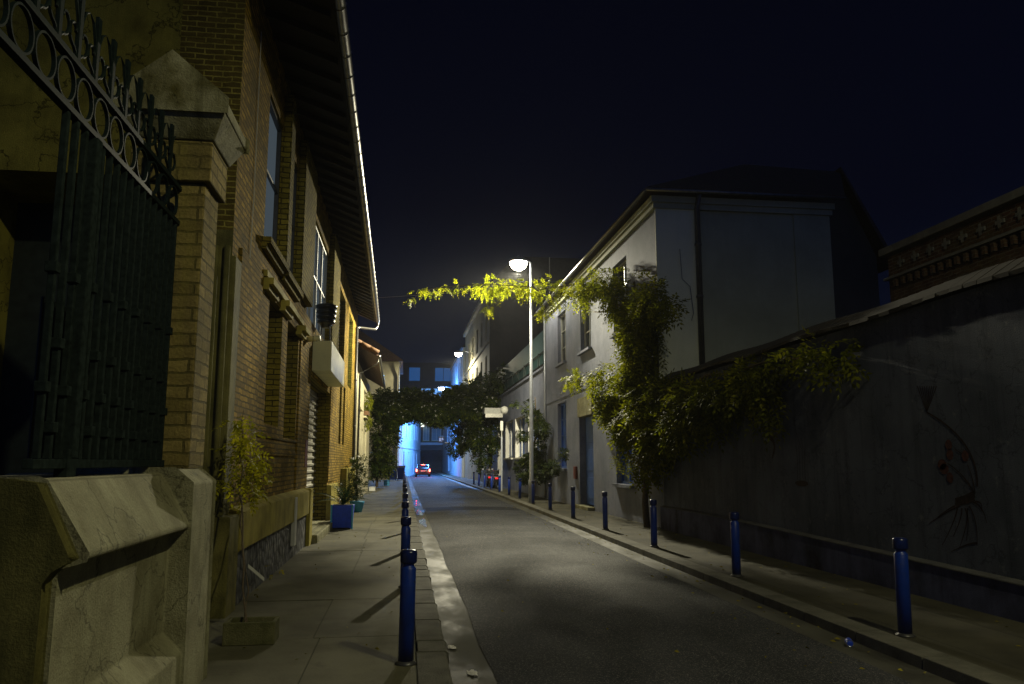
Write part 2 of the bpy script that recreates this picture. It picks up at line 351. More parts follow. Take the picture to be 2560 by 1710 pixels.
M = dict(
 tar=render_('tar_patch', (0.022, 0.023, 0.027), (0.012, 0.013, 0.016), 3, 0.9, 0.1),
 brick=brickmat('old_brick', (0.52, 0.33, 0.045), (0.15, 0.095, 0.018), (0.09, 0.075, 0.02), stain=(0.07, 0.056, 0.010), stain_amt=0.8, bw=.24, bh=.075, ms=.012),
 brick_gable=brickmat('gable_brick', (0.13, 0.095, 0.022), (0.065, 0.05, 0.014), (0.34, 0.29, 0.06), stain=(0.06, 0.055, 0.02), stain_amt=0.4),
 brick_reveal=brickmat('reveal_brick', (0.34, 0.27, 0.04), (0.19, 0.15, 0.025), (0.05, 0.042, 0.012), bh=0.085, moss=(0.05, 0.045, 0.01)),
 brick_pier=brickmat('pier_brick', (0.36, 0.28, 0.10), (0.20, 0.155, 0.05), (0.10, 0.085, 0.03), stain=(0.10, 0.085, 0.03), stain_amt=.85, scale=1.5, ms=0.007, moss=(0.30, 0.26, 0.05)),
 brick_far=brickmat('house_brick', (0.10, 0.055, 0.035), (0.07, 0.04, 0.03), (0.13, 0.11, 0.09)),
 plaster=render_('yellow_plaster', (0.26, 0.235, 0.045), (0.12, 0.105, 0.02), 2.2, 1.0, 0.5, cracks=0.9, moss=(0.08, 0.08, 0.012), spots=(0.10, 0.09, 0.015)),
 conc=render_('wall_render', (0.35, 0.34, 0.21), (0.17, 0.16, 0.085), 2.6, 1.0, 0.5, cracks=0.6, moss=(0.12, 0.11, 0.05)),
 mossy=render_('mossy_render', (0.19, 0.175, 0.055), (0.05, 0.048, 0.014), 1.8, 0.8, 0.8, moss=(0.03, 0.035, 0.012)),
 mossy2=render_('mossy_plinth', (0.20, 0.18, 0.05), (0.07, 0.065, 0.018), 3, 0.8, 0.9, moss=(0.03, 0.035, 0.01)), crossst=render_('cross_stone', (0.16, 0.16, 0.14), (0.1, 0.1, 0.09), 3),
 stone=render_('plinth_stone', (0.46, 0.39, 0.08), (0.20, 0.17, 0.03), 1.8, 0.5, 0.5, moss=(0.08, 0.075, 0.02)),
 capst=render_('cap_stone', (0.30, 0.29, 0.17), (0.09, 0.08, 0.02), 4.0, 0.9, 0.9, moss=(0.05, 0.045, 0.01), spots=(0.03, 0.028, 0.008)),
 white=render_('white_render', (0.60, 0.59, 0.54), (0.45, 0.44, 0.40), 0.8, 0.25, 0.25),
 strip=render_('ivory_strip_lamplit', (0.74, 0.76, 0.55), (0.60, 0.62, 0.45), 0.8, 0.2, 0.3),  # lighter ivory: lamp light on the near corner strip put into its colour
 cream=render_('cream_render', (0.50, 0.46, 0.30), (0.36, 0.32, 0.20), 1.0, 0.3, 0.25),
 house=render_('pale_render', (0.25, 0.27, 0.36), (0.15, 0.17, 0.235), 0.8, 0.3, 0.5, cracks=.25),
 housey=render_('ivory_render', (0.37, 0.39, 0.28), (0.26, 0.28, 0.20), 0.5, 0.2, 0.45),
 gwall=render_('garden_wall_render', (0.125, 0.140, 0.185), (0.07, 0.08, 0.108), 0.9, 1.0, 0.6, cracks=0.5, moss=(0.022, 0.026, 0.034), spots=(0.17, 0.18, 0.21)),
 gbase=render_('wall_base_render', (0.10, 0.11, 0.20), (0.024, 0.022, 0.038), 1.6, 0.8, 0.7, moss=(0.04, 0.035, 0.045)),
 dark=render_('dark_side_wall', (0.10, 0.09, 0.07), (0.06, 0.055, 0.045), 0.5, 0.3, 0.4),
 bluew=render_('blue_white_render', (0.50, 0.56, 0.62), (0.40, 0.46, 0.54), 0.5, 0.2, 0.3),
 asphalt=asphalt(), pave=pavement(), gutter=gutterm(), rubble=rubble(),
 ledge=render_('ledge_stone', (0.13, 0.13, 0.13), (0.07, 0.07, 0.08), 3, 0.6, 0.3),
 paver=render_('worn_pavement_asphalt', (0.085, 0.080, 0.056), (0.045, 0.043, 0.032), 1.1, 0.8, 0.1, cracks=.5),
 kerb=render_('kerb_granite', (0.16, 0.155, 0.125), (0.08, 0.078, 0.062), 2.5, 0.7, 0.2),
 joint=plain('joint_moss', (0.03, 0.035, 0.012), 0.95, nscale=20, coord='w'),
 iron=plain('green_black_iron', (0.010, 0.017, 0.016), 0.6, 0.0, 0.3, 30, spec=0.06),
 irond=plain('dull_black_iron', (0.018, 0.026, 0.024), 0.7, 0.0, 0.4, 30, spec=0.0),
 sheet=plain('dark_sheet_metal', (0.020, 0.028, 0.028), 0.5, 0.0, 0.3, 8, spec=0.4),
 zinc=plain('zinc_gutter', (0.24, 0.235, 0.215), 0.36, 0.9, 0.2, 9),
 zincd=plain('dark_downpipe', (0.07, 0.07, 0.07), 0.4, 0.3, 0.2, 9),
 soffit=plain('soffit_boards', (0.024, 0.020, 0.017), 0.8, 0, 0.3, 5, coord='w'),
 rooft=plain('roof_tiles', (0.10, 0.055, 0.035), 0.85, 0, 0.4, 14, 0.6, coord='w'),
 tileedge=plain('orange_tile_edge', (0.13, 0.065, 0.025), 0.8, 0, 0.3, 10, coord='w'),
 bollard=paintw('blue_bollard_paint', (0.006, 0.036, 0.28)),
 bollcap=plain('dark_bollard_cap', (0.006, 0.014, 0.085), 0.28, 0.0, 0.25, 20, spec=0.5),
 pole=plain('grey_lamp_pole', (0.34, 0.36, 0.40), 0.38, 0.5, 0.1, 4),
 shutter=plain('white_shutter', (0.46, 0.44, 0.36), 0.5, 0, 0.15, 3),
 boxw=plain('cream_box_paint', (0.80, 0.78, 0.46), 0.5, 0, 0.12, 2.0),
 whitep=plain('white_paint', (0.55, 0.55, 0.50), 0.5, 0, 0.1, 6),
 blackp=plain('black_plastic', (0.012, 0.012, 0.012), 0.3, 0, 0.2, 10),
 bluep=plain('blue_planter_paint', (0.012, 0.060, 0.62), 0.45, 0, 0.15, 12, 0.2),
 blued=plain('blue_door_paint', (0.04, 0.11, 0.40), 0.45, 0, 0.15, 5),
 blueb=plain('blue_bin_plastic', (0.015, 0.07, 0.45), 0.4, 0, 0.1, 5),
 cyan=plain('light_blue_plastic', (0.05, 0.32, 0.60), 0.5, 0, 0.1, 5),
 glass=plain('dark_glass', (0.02, 0.03, 0.045), 0.08, 0.0, 0.2, 2),
 glowg=emit('milky_glass_added_glow', (0.42, 0.55, 0.66), 0.11),  # faint emission added to brighten the upper panes; no lamp stands behind them
 frost=plain('frosted_window_glass', (0.60, 0.72, 0.88), 0.25, 0.0, 0.25, 3),
 shutt=plain('grey_blue_shutters', (0.16, 0.24, 0.30), 0.6, 0, 0.15, 4),
 wframe=plain('pale_window_frame', (0.50, 0.50, 0.46), 0.5, 0, 0.1, 4),
 bark=plain('vine_bark', (0.12, 0.09, 0.05), 0.9, 0, 0.4, 25, 0.6, coord='w'),
 trough=render_('mossy_trough', (0.15, 0.145, 0.065), (0.07, 0.075, 0.025), 6, 0.9, 0.5),
 soil=plain('soil', (0.02, 0.016, 0.01), 0.95, 0, 0.4, 30, 0.6, coord='w'),
 wire=plain('cable_sheath', (0.10, 0.10, 0.10), 0.4),
 mesh=plain('green_mesh_screen', (0.02, 0.07, 0.075), 0.6, 0, 0.3, 5),
 mural=plain('mural_ink', (0.030, 0.016, 0.014), 0.9, 0, 0.5, 18, coord='w'),
 muralr=plain('mural_red_ink', (0.09, 0.03, 0.025), 0.9, 0, 0.6, 18, coord='w'),
 redsign=plain('red_sign_paint', (0.16, 0.025, 0.02), 0.5),
 carp=plain('grey_car_paint', (0.02, 0.022, 0.028), 0.25, 0.5, 0.05, 3),
 tyre=plain('tyre_rubber', (0.012, 0.012, 0.012), 0.8),
 rim=plain('wheel_rim', (0.35, 0.35, 0.36), 0.3, 0.8),
 tail=emit('tail_light_red', (1.0, 0.05, 0.03), 60),
 reflr=emit('scooter_tail_red', (1.0, 0.03, 0.03), 1.2),
 bulb=emit('lamp_warm', (1.0, 0.93, 0.72), 60),
 bulbc=emit('lamp_cool', (0.80, 0.92, 1.0), 60),
 lit=emit('lit_window', (0.16, 0.42, 0.95), 1.1),
 litd=emit('dim_lit_window', (0.02, 0.13, 0.42), 0.42),
 litw=emit('shop_light', (0.85, 1.0, 0.80), 3.0),
 leaf_w=leafmat('wisteria_leaves', (0.10, 0.12, 0.004), (0.21, 0.225, 0.006), (0.38, 0.37, 0.012), trans=.6),
 leaf_y=leafmat('climber_leaves', (0.20, 0.20, 0.005), (0.42, 0.40, 0.01), (0.62, 0.56, 0.02), trans=.6),
 leaf_d=leafmat('dark_shrub_leaves', (0.025, 0.042, 0.010), (0.06, 0.085, 0.014), (0.14, 0.16, 0.02), 0.3, 0.35),
 leaf_a=leafmat('arch_leaves', (0.020, 0.040, 0.006), (0.06, 0.09, 0.008), (0.16, 0.18, 0.012), 0.4, 0.4),
 leaf_p=leafmat('palm_leaves', (0.012, 0.045, 0.02), (0.03, 0.08, 0.02), (0.07, 0.11, 0.02), 0.4, 0.2),
 flower=plain('white_flowers', (0.62, 0.62, 0.52), 0.7),
 yleaf=leafmat('fallen_yellow_leaves', (0.16, 0.13, 0.01), (0.30, 0.26, 0.02), (0.45, 0.40, 0.03), 0.7, 0.1),
 litter=plain('white_litter', (0.62, 0.60, 0.55), 0.6, 0, 0.3, 30),
 tin=plain('tin_can', (0.55, 0.60, 0.66), 0.25, 0.8),
 water=plain('puddle_water', (0.010, 0.012, 0.012), 0.16, 0.0),
)

# ------------------------------------------------------------------ ground
def rk(Y): return 4.40 + 0.0135 * (min(Y, 40) - 6)          # right kerb line
YS = [-14, -6, 0, 4, 6, 10, 15, 20, 28, 40, 60, 80, 100, 124, 150]
def strip(name, mat, a, b, z, ys=YS, thick=0.25):
    mb = MB()
    fa = a if callable(a) else (lambda y: a)
    fb = b if callable(b) else (lambda y: b)
    for y0, y1 in zip(ys[:-1], ys[1:]):
        mb.poly([(fa(y0), y0, z), (fb(y0), y0, z), (fb(y1), y1, z), (fa(y1), y1, z)])
    return structure(mb, name, mat)
g = MB(); g.poly([(-120, -60, -0.30), (120, -60, -0.30), (120, 260, -0.30), (-120, 260, -0.30)])
structure(g, 'ground', M['joint'])
# left pavement: real slabs with joints between them
def slabs(name, xa, xb, y0, y1, ln, mat, seed, splits):
    rnd = random.Random(seed); mb = MB(); y = y0
    while y < y1:
        L = ln * rnd.uniform(0.75, 1.3); ye = min(y + L, y1)
        xs = [xa, xb] if rnd.random() < 0.25 else [xa, splits + rnd.uniform(-0.05, 0.05), xb]
        for x0, x1 in zip(xs[:-1], xs[1:]):
            gp = 0.006; dz = rnd.uniform(-0.003, 0.003)
            mb.box(x0 + gp, x1 - gp, y + gp, ye - gp, -0.2, dz)
        y = ye
    return structure(mb, name, mat)
j = MB(); j.box(-3.2, 0.14, -12, 130, -0.24, -0.010); structure(j, 'pavement_joints', M['joint'])
slabs('pavement_left', -3.0, 0.135, -6, 128, 2.6, M['pave'], 5, -0.78)
mbk = MB(); rnd = random.Random(3); y = -6
while y < 128:
    L = rnd.choice([0.45, 0.8, 1.0, 1.0, 1.2]) if y < 14 else 1.4
    t = rnd.uniform(-0.010, 0.010)
    mbk.prism([(0.15 + t, -0.22), (0.15 + t, 0.003), (0.39 + t, 0.0), (0.415 + t, -0.018), (0.425 + t, -0.22)], y + 0.008, y + L - 0.008)
    y += L
structure(mbk, 'kerb_left', M['kerb'], bevel=0.006)
strip('gutter_left', M['gutter'], 0.36, lambda y: 0.78 + 0.02 * math.sin(y * 1.3), -0.098)
# road with a slight crown
mb = MB(); ysr = list(np.arange(-14, 40, 1.0)) + [40, 50, 60, 80, 100, 124, 150]
for y0, y1 in zip(ysr[:-1], ysr[1:]):
    def xs_(y):
        a = 0.775 + 0.012 * math.sin(y * 2.1) + 0.01 * math.sin(y * 5.3); b = rk(y) - 0.36
        return [a + (b - a) * k / 6 for k in range(7)]
    zz = [-0.090 + 0.035 * math.sin(PI * k / 6) for k in range(7)]
    A, B = xs_(y0), xs_(y1)
    for k in range(6):
        mb.poly([(A[k], y0, zz[k]), (A[k + 1], y0, zz[k + 1]), (B[k + 1], y1, zz[k + 1]), (B[k], y1, zz[k])])
structure(mb, 'road', M['asphalt'])
strip('gutter_right', M['gutter'], lambda y: rk(y) - 0.40, lambda y: rk(y) + 0.05, -0.100)
mbk = MB(); y = -6
while y < 128:
    L = 1.05 if y < 30 else 2.1
    a, b = rk(y), rk(y + L)
    p = lambda x, yy, z: (x, yy, z)
    g0, g1 = y + 0.006, y + L - 0.006
    mbk.hexa([(a, g0, -0.22), (a + .30, g0, -0.22), (b + .30, g1, -0.22), (b, g1, -0.22),
              (a + .015, g0, 0.004), (a + .30, g0, 0.004), (b + .30, g1, 0.004), (b + .015, g1, 0.004)])
    y += L
structure(mbk, 'kerb_right', M['kerb'], bevel=0.008)
mb = MB()
for y0, y1 in zip(ysr[:-1], ysr[1:]):
    mb.poly([(rk(y0) + .305, y0, 0), (7.2, y0, 0), (7.2, y1, 0), (rk(y1) + .305, y1, 0)])
structure(mb, 'pavement_right', M['paver'])
mb = MB(); rnd = random.Random(77); pa = []; pb = []
for k in range(13):
    x = .84 + (rk(30) - .44 - .84) * k / 12; zz = -0.086 + 0.035 * math.sin(PI * k / 12)
    pa.append((x, 29.2 + rnd.uniform(-.06, .06), zz)); pb.append((x, 31.3 + rnd.uniform(-.06, .06), zz))
for k in range(12): mb.poly([pa[k], pa[k + 1], pb[k + 1], pb[k]])
structure(mb, 'road_patch', M['tar'])
# thin wet film in the left gutter
mb = MB(); rnd = random.Random(8)
for (yc, xc, ry, rx) in ((24, .60, 1.6, .10), (28.5, .58, 1.6, .10), (35, .6, 2.5, .12)):
    pts = []
    for k in range(22):
        t = 2 * PI * k / 22; q = 1 + 0.25 * math.sin(3 * t + yc) + rnd.uniform(-.1, .1)
        pts.append((xc + rx * q * math.cos(t), yc + ry * q * math.sin(t), -0.094))
    mb.poly(pts)
tag(mb.build('puddle', M['water']), kind='structure')
# fallen leaves: nobody could count them
mb = MB(); rnd = random.Random(21)
def leaf_at(mb, x, y, z, s):
    a = rnd.uniform(0, 2 * PI); c, d = math.cos(a), math.sin(a); h = rnd.uniform(0.004, 0.02)
    P = lambda u, v, w_: (x + (u * c - v * d) * s, y + (u * d + v * c) * s, z + w_)
    mb.poly([P(-1, 0, .004), P(0, -.45, .006 + h), P(1, 0, .004 + h * .5), P(0, .45, .006)])
for k in range(260):
    y = rnd.uniform(5, 32); x = rk(y) - rnd.choice([rnd.uniform(0.0, 0.25), rnd.uniform(.3, 1.0), -rnd.uniform(.35, 1.9)])
    z = 0.005 if x > rk(y) + .02 else -0.088
    leaf_at(mb, x, y, z, rnd.uniform(.018, .038))
for k in range(45):
    y = rnd.uniform(6.2, 20); leaf_at(mb, rnd.uniform(-1.6, 0.0), y, 0.006, rnd.uniform(.014, .03))
for k in range(25):
    y = rnd.uniform(6.2, 20); leaf_at(mb, rnd.uniform(.9, 3.8), y, -0.055, rnd.uniform(.014, .028))
tag(mb.build('fallen_leaves', M['yleaf']), 'scattered yellow fallen leaves along the pavements and gutters', 'fallen leaves', kind='stuff')

# ------------------------------------------------------------------ building helpers
def facemap(face, x0, x1, y0, y1):
    if face == '+x': return (lambda u, v, d: (x1 - d, u, v)), y0, y1
    if face == '-x': return (lambda u, v, d: (x0 + d, u, v)), y0, y1
    return (lambda u, v, d: (u, y0 + d, v)), x0, x1
def cells(mb, P, u0, u1, v0, v1, holes, flip=False):
    us = sorted({u0, u1, *[h[0] for h in holes], *[h[1] for h in holes]})
    vs = sorted({v0, v1, *[h[2] for h in holes], *[h[3] for h in holes]})
    for a, b in zip(us[:-1], us[1:]):
        for c, d in zip(vs[:-1], vs[1:]):
            mu, mv = (a + b) / 2, (c + d) / 2
            if any(h[0] < mu < h[1] and h[2] < mv < h[3] for h in holes): continue
            mb.poly([P(a, c, 0), P(b, c, 0), P(b, d, 0), P(a, d, 0)])
class Each:
    def __init__(s): s.l = []
    def build(s, name, mat, parent): return [m.build(name, mat, parent) for m in s.l]
def reveals(mb, P, h):
    if isinstance(mb, Each): q = MB(); mb.l.append(q); mb = q
    a, b, c, d, t = h[:5]
    mb.poly([P(a, c, 0), P(a, d, 0), P(a, d, t), P(a, c, t)]); mb.poly([P(b, c, 0), P(b, d, 0), P(b, d, t), P(b, c, t)])
    mb.poly([P(a, d, 0), P(b, d, 0), P(b, d, t), P(a, d, t)]); mb.poly([P(a, c, 0), P(b, c, 0), P(b, c, t), P(a, c, t)])
def shell(x0, x1, y0, y1, z0, z1, faces):
    """closed box with holes cut in the listed faces {face: [holes]}"""
    mb = MB(); rv = Each()
    if '+x' in faces:
        P, u0, u1 = facemap('+x', x0, x1, y0, y1); cells(mb, P, u0, u1, z0, z1, faces['+x'])
        for h in faces['+x']: reveals(rv, P, h)
    else: mb.poly([(x1, y0, z0), (x1, y1, z0), (x1, y1, z1), (x1, y0, z1)])
    if '-x' in faces:
        P, u0, u1 = facemap('-x', x0, x1, y0, y1); cells(mb, P, u0, u1, z0, z1, faces['-x'])
        for h in faces['-x']: reveals(rv, P, h)
    else: mb.poly([(x0, y0, z0), (x0, y1, z0), (x0, y1, z1), (x0, y0, z1)])
    if '-y' in faces:
        P, u0, u1 = facemap('-y', x0, x1, y0, y1); cells(mb, P, u0, u1, z0, z1, faces['-y'])
        for h in faces['-y']: reveals(rv, P, h)
    else: mb.poly([(x0, y0, z0), (x1, y0, z0), (x1, y0, z1), (x0, y0, z1)])
    mb.poly([(x0, y1, z0), (x1, y1, z0), (x1, y1, z1), (x0, y1, z1)])
    mb.poly([(x0, y0, z1), (x1, y0, z1), (x1, y1, z1), (x0, y1, z1)])
    return mb, rv
def pbox(mb, P, u0, u1, v0, v1, d0, d1):
    q = [P(u0, v0, d0), P(u1, v0, d0), P(u1, v0, d1), P(u0, v0, d1), P(u0, v1, d0), P(u1, v1, d0), P(u1, v1, d1), P(u0, v1, d1)]
    mb.hexa(q)
def window(P, h, parent, fmat, gmat, mull=1, trans=1, fw=0.05, sill=None, name='window', louvre=False, label=None):
    a, b, c, d, t = h[:5]
    f = MB()
    pbox(f, P, a, a + fw, c, d, t - .07, t - .005); pbox(f, P, b - fw, b, c, d, t - .07, t - .005)
    pbox(f, P, a + fw, b - fw, c, c + fw, t - .07, t - .005); pbox(f, P, a + fw, b - fw, d - fw, d, t - .07, t - .005)
    for k in range(mull):
        u = a + (b - a) * (k + 1) / (mull + 1); pbox(f, P, u - fw * .4, u + fw * .4, c + fw, d - fw, t - .065, t - .012)
    for k in range(trans):
        v = c + (d - c) * (k + 1) / (trans + 1)
        pbox(f, P, a + fw, b - fw, v - fw * .3, v + fw * .3, t - .060, t - .016)
    if louvre:
        k = c + fw
        while k < d - fw - .05:
            f.hexa([P(a + fw, k, t - .1), P(b - fw, k, t - .1), P(b - fw, k + .06, t - .02), P(a + fw, k + .06, t - .02),
                    P(a + fw, k + .015, t - .1), P(b - fw, k + .015, t - .1), P(b - fw, k + .075, t - .02), P(a + fw, k + .075, t - .02)])
            k += .12
    o = f.build(name, fmat, parent)
    if label: o['label'] = label
    g_ = MB(); g_.poly([P(a, c, t), P(b, c, t), P(b, d, t), P(a, d, t)])
    g_.build('pane', gmat, o)
    if sill:
        s = MB(); pbox(s, P, a - .12, b + .12, c - .09, c - .003, -.14, t - .08); s.build('sill', sill, o)
    return o

# ================================================================== LEFT SIDE
# low garden wall in front of the camera
t = thing('low_wall', 'thick rendered low wall with sloping coping under the iron fence', 'wall', (-1.7, 4.0, 0))
prof = [(-2.9, -0.2), (-2.9, 1.50), (-2.72, 1.56), (-1.74, 1.57), (-1.71, 1.555), (-1.50, 1.215), (-1.505, 1.185), (-1.635, 1.150),
        (-1.64, 0.48), (-1.505, 0.34), (-1.50, -0.2)]
MB().prism(prof, 4.17, 6.04).build('wall_body', M['conc'], t, bevel=0.012)
mb = MB()   # rough unrendered end of the wall
mb.prism([(-3.4, -0.2), (-3.4, 1.47), (-2.72, 1.545), (-1.86, 1.556), (-1.715, 1.535), (-1.55, 1.20), (-1.62, 1.16), (-1.66, 1.10), (-1.665, 0.45), (-1.56, -0.2)], 4.05, 4.172)
mb.build('wall_end', M['mossy'], t, bevel=0.02)

# pier
t = thing('gate_pier', 'pale brick pier with gabled stone cap rising from the low wall', 'pier', (-1.8, 6.4, 0))
MB().prism([(-2.3, -0.2), (-2.3, 1.6), (-1.62, 1.6), (-1.50, 1.50), (-1.49, -0.2)], 6.04, 6.74).build('pier_base', M['conc'], t, bevel=0.014)
mb = MB(); mb.box(-2.15, -1.62, 6.40, 6.86, 1.6, 3.86); mb.build('pier_shaft', M['brick_pier'], t, bevel=0.012)
mb = MB(); mb.box(-2.19, -1.575, 6.355, 6.92, 3.86, 4.20); mb.build('pier_capital', M['brick_pier'], t, bevel=0.012)
mb = MB()
mb.hexa([(-2.20, 6.34, 4.20), (-1.56, 6.34, 4.20), (-1.56, 6.94, 4.20), (-2.20, 6.94, 4.20),
         (-2.30, 6.22, 4.40), (-1.46, 6.22, 4.40), (-1.46, 7.06, 4.40), (-2.30, 7.06, 4.40)])
mb.build('cap_moulding', M['capst'], t, bevel=0.01)
mb = MB()
mb.prism([(-2.31, 4.40), (-1.45, 4.40), (-1.45, 4.50), (-1.88, 4.86), (-2.31, 4.50)], 6.205, 7.075)
mb.build('cap_gable', M['capst'], t, bevel=0.02)

# iron fence
FX = -1.82
t = thing('iron_fence', 'black green wrought iron fence with rings and scrolls along its top', 'fence', (FX, 4.3, 1.6))
mb = MB(); mb.box(FX - .03, FX + .025, 4.22, 6.40, 1.615, 1.665); mb.box(FX - .035, FX + .035, 4.60, 4.72, 1.57, 1.72)
mb.build('bottom_rail', M['irond'], t, bevel=0.004)
for z in (3.52, 3.80):
    mb = MB(); mb.box(FX - .025, FX + .025, 2.6, 6.40, z - .018, z + .018); mb.build('top_rail', M['iron'], t, bevel=0.004)
y = 4.30; k = 0
while y < 6.36:
    mb = MB(); zt = 3.50; mb.box(FX - .017, FX + .017, y - .017, y + .017, 1.665, zt)
    zc = 2.62 - .38 * (k % 2)
    for zz in (zc, zc - .62 if k % 2 == 0 else 1.80):
        mb.box(FX - .030, FX + .030, y - .030, y + .030, zz, zz + .055)
    mb.build('bar', M['irond'], t, bevel=0.004)
    y += .128; k += 1
mb = MB(); mb.box(FX - .04, FX + .04, 4.64, 4.72, 1.67, 3.50); mb.build('post', M['irond'], t, bevel=0.006)
mb = MB(); mb.box(FX - .060, FX - .052, 4.34, 6.40, 1.67, 2.50)
y = 4.36
while y < 6.38:
    mb.box(FX - .066, FX - .046, y, y + .02, 1.70, 2.47); y += .12
mb.build('backing_sheet', M['sheet'], t)
def ring_mesh(r, w_=.020, th=.022, n=28):
    mb = MB(); i0 = 0
    for k in range(n):
        a0 = 2 * PI * k / n
        c, s_ = math.cos(a0), math.sin(a0)
        mb.v += [(-th / 2, (r) * c, r * s_ * 1.0), (th / 2, r * c, r * s_), (th / 2, (r - w_ * .6) * c, (r - w_ * .6) * s_), (-th / 2, (r - w_ * .6) * c, (r - w_ * .6) * s_)]
    for k in range(n):
        a0 = 4 * k; b0 = 4 * ((k + 1) % n)
        for q in range(4):
            mb.f.append((a0 + q, a0 + (q + 1) % 4, b0 + (q + 1) % 4, b0 + q))
    return mb
ringo = None
y = 2.75
while y < 6.36:
    if ringo is None:
        mb = ring_mesh(.118); mb.v = [(p[0] + FX, p[1] + y, p[2] + 3.66) for p in mb.v]
        ringo = mb.build('ring', M['iron'], t); ybase = y
    else:
        c = ringo.copy(); COL.objects.link(c); c.location = (0, y - ybase, 0); c.parent = t
    y += .25
def scroll(yc, sgn, zb):
    pts = []
    for k in range(30):
        u = k / 29; ang = -PI / 2 + u * 4.6; r = .075 * (1 - u) + .014
        pts.append((FX, yc + sgn * (.055 + r * math.cos(ang) * 1.0), zb + .15 + r * math.sin(ang)))
    return [(FX, yc + sgn * .012, zb), (FX, yc + sgn * .03, zb + .04)] + pts
sc0 = None; y = 2.87
while y < 6.34:
    if sc0 is None:
        mb = MB(); zb = 3.82
        for sg in (-1, 1):
            mb.tube(scroll(y, sg, zb), .010, 5)
            mb.tube([(FX, y, zb + .02), (FX, y + sg * .02, zb + .22), (FX, y + sg * .07, zb + .33), (FX, y + sg * .12, zb + .36)], [.012, .012, .009, .003], 5)
        mb.hexa([(FX - .012, y - .016, zb), (FX + .012, y - .016, zb), (FX + .012, y + .016, zb), (FX - .012, y + .016, zb),
                 (FX - .010, y - .024, zb + .40), (FX + .010, y - .024, zb + .40), (FX + .010, y + .024, zb + .40), (FX - .010, y + .024, zb + .40)])
        sc0 = mb.build('finial', M['iron'], t); yb2 = y
    else:
        c = sc0.copy(); COL.objects.link(c); c.location = (0, y - yb2, 0); c.parent = t
    y += .25
sheet_y = None

# brick building
BX = -2.0
bt = thing('brick_warehouse', 'old brown brick building with deep eaves beside the left pavement', 'building', (BX, 9.2, 0))
fh = [(11.15, 12.45, 4.75, 6.9, .10), (12.85, 14.3, 4.70, 6.9, .10), (16.2, 20.4, 4.6, 6.9, .12), (24.0, 26.3, 4.3, 6.9, .26), (28.2, 30.2, 4.3, 6.9, .26),
      (11.85, 13.15, 2.2, 4.08, .22), (13.75, 15.2, 2.0, 4.05, .22), (17.1, 21.8, 0.16, 3.46, .36), (25.1, 25.9, 2.2, 4.1, .2), (26.6, 27.4, 2.2, 4.1, .2)]
gh = [(-4.9, -2.75, 0.0, 4.9, 1.2)]
wl, rv = shell(-11, BX, 9.25, 33.0, -0.2, 8.05, {'+x': fh})
# the camera-facing gable is a separate skin with a passage cut in it
MBw = MB()
for f_, in [(ff,) for ff in wl.f]:
    vs = [wl.v[i] for i in f_]
    if all(abs(p[1] - 9.25) < 1e-6 for p in vs): continue
    MBw.poly(vs)
MBw.build('street_wall', M['brick'], bt)
rv.build('reveal', M['brick_reveal'], bt)
P, _, _ = facemap('-y', -11, BX, 9.25, 33)
mb = MB(); cells(mb, P, -11, -2.72, -0.2, 8.05, gh); reveals(mb, P, gh[0]); mb.build('plaster_wall', M['plaster'], bt)
mb = MB(); mb.poly([(-4.9, 10.45, -.2), (-2.75, 10.45, -.2), (-2.75, 10.45, 4.9), (-4.9, 10.45, 4.9)]); mb.build('passage_door', M['sheet'], bt)
mb = MB(); mb.poly([(-2.72, 9.25, 4.3), (BX, 9.25, 4.3), (BX, 9.25, 8.05), (-2.72, 9.25, 8.05)]); mb.build('brick_quoin', M['brick_gable'], bt)
mb = MB(); mb.poly([(-2.72, 9.25, -.2), (BX, 9.25, -.2), (BX, 9.25, 4.3), (-2.72, 9.25, 4.3)]); mb.build('mossy_quoin', M['mossy'], bt)
mb = MB()
for xx, rr in ((-2.05, .035), (-2.17, .03)):
    mb.tube([(xx, 9.22, 0.1), (xx, 9.22, 4.1)], rr, 8)
mb.build('corner_moulding', M['mossy'], bt, smooth=True)
# near corner pilaster so the rendered corner reads on the street face
mb = MB(); mb.box(BX - .05, BX + .045, 9.243, 9.60, 0.9, 4.0); mb.build('corner_pilaster', M['mossy'], bt, bevel=.02)
# plinth
mb = MB(); mb.box(-2.2, -1.86, 9.18, 9.72, -0.2, 1.06); mb.build('plinth_end', M['mossy2'], bt, bevel=.015); mb = MB(); mb.box(-2.2, -1.85, 9.72, 16.6, 0.63, 1.08)
mb.prism([(-2.1, 1.08), (-1.85, 1.08), (-1.99, 1.14)], 9.72, 16.6); mb.box(-2.2, -1.83, 16.6, 17.08, -0.2, 1.12)
mb.build('plinth', M['stone'], bt, bevel=.012)
mb = MB(); mb.box(-2.2, -1.90, 9.72, 16.6, -0.2, 0.63); mb.build('rubble_base', M['rubble'], bt)
mb = MB(); mb.box(-2.2, -1.88, 21.82, 24.2, -0.2, 1.05); mb.box(-2.2, -1.80, 26.4, 30.9, -0.2, 1.45)
mb.build('jamb_block', M['stone'], bt, bevel=.02)
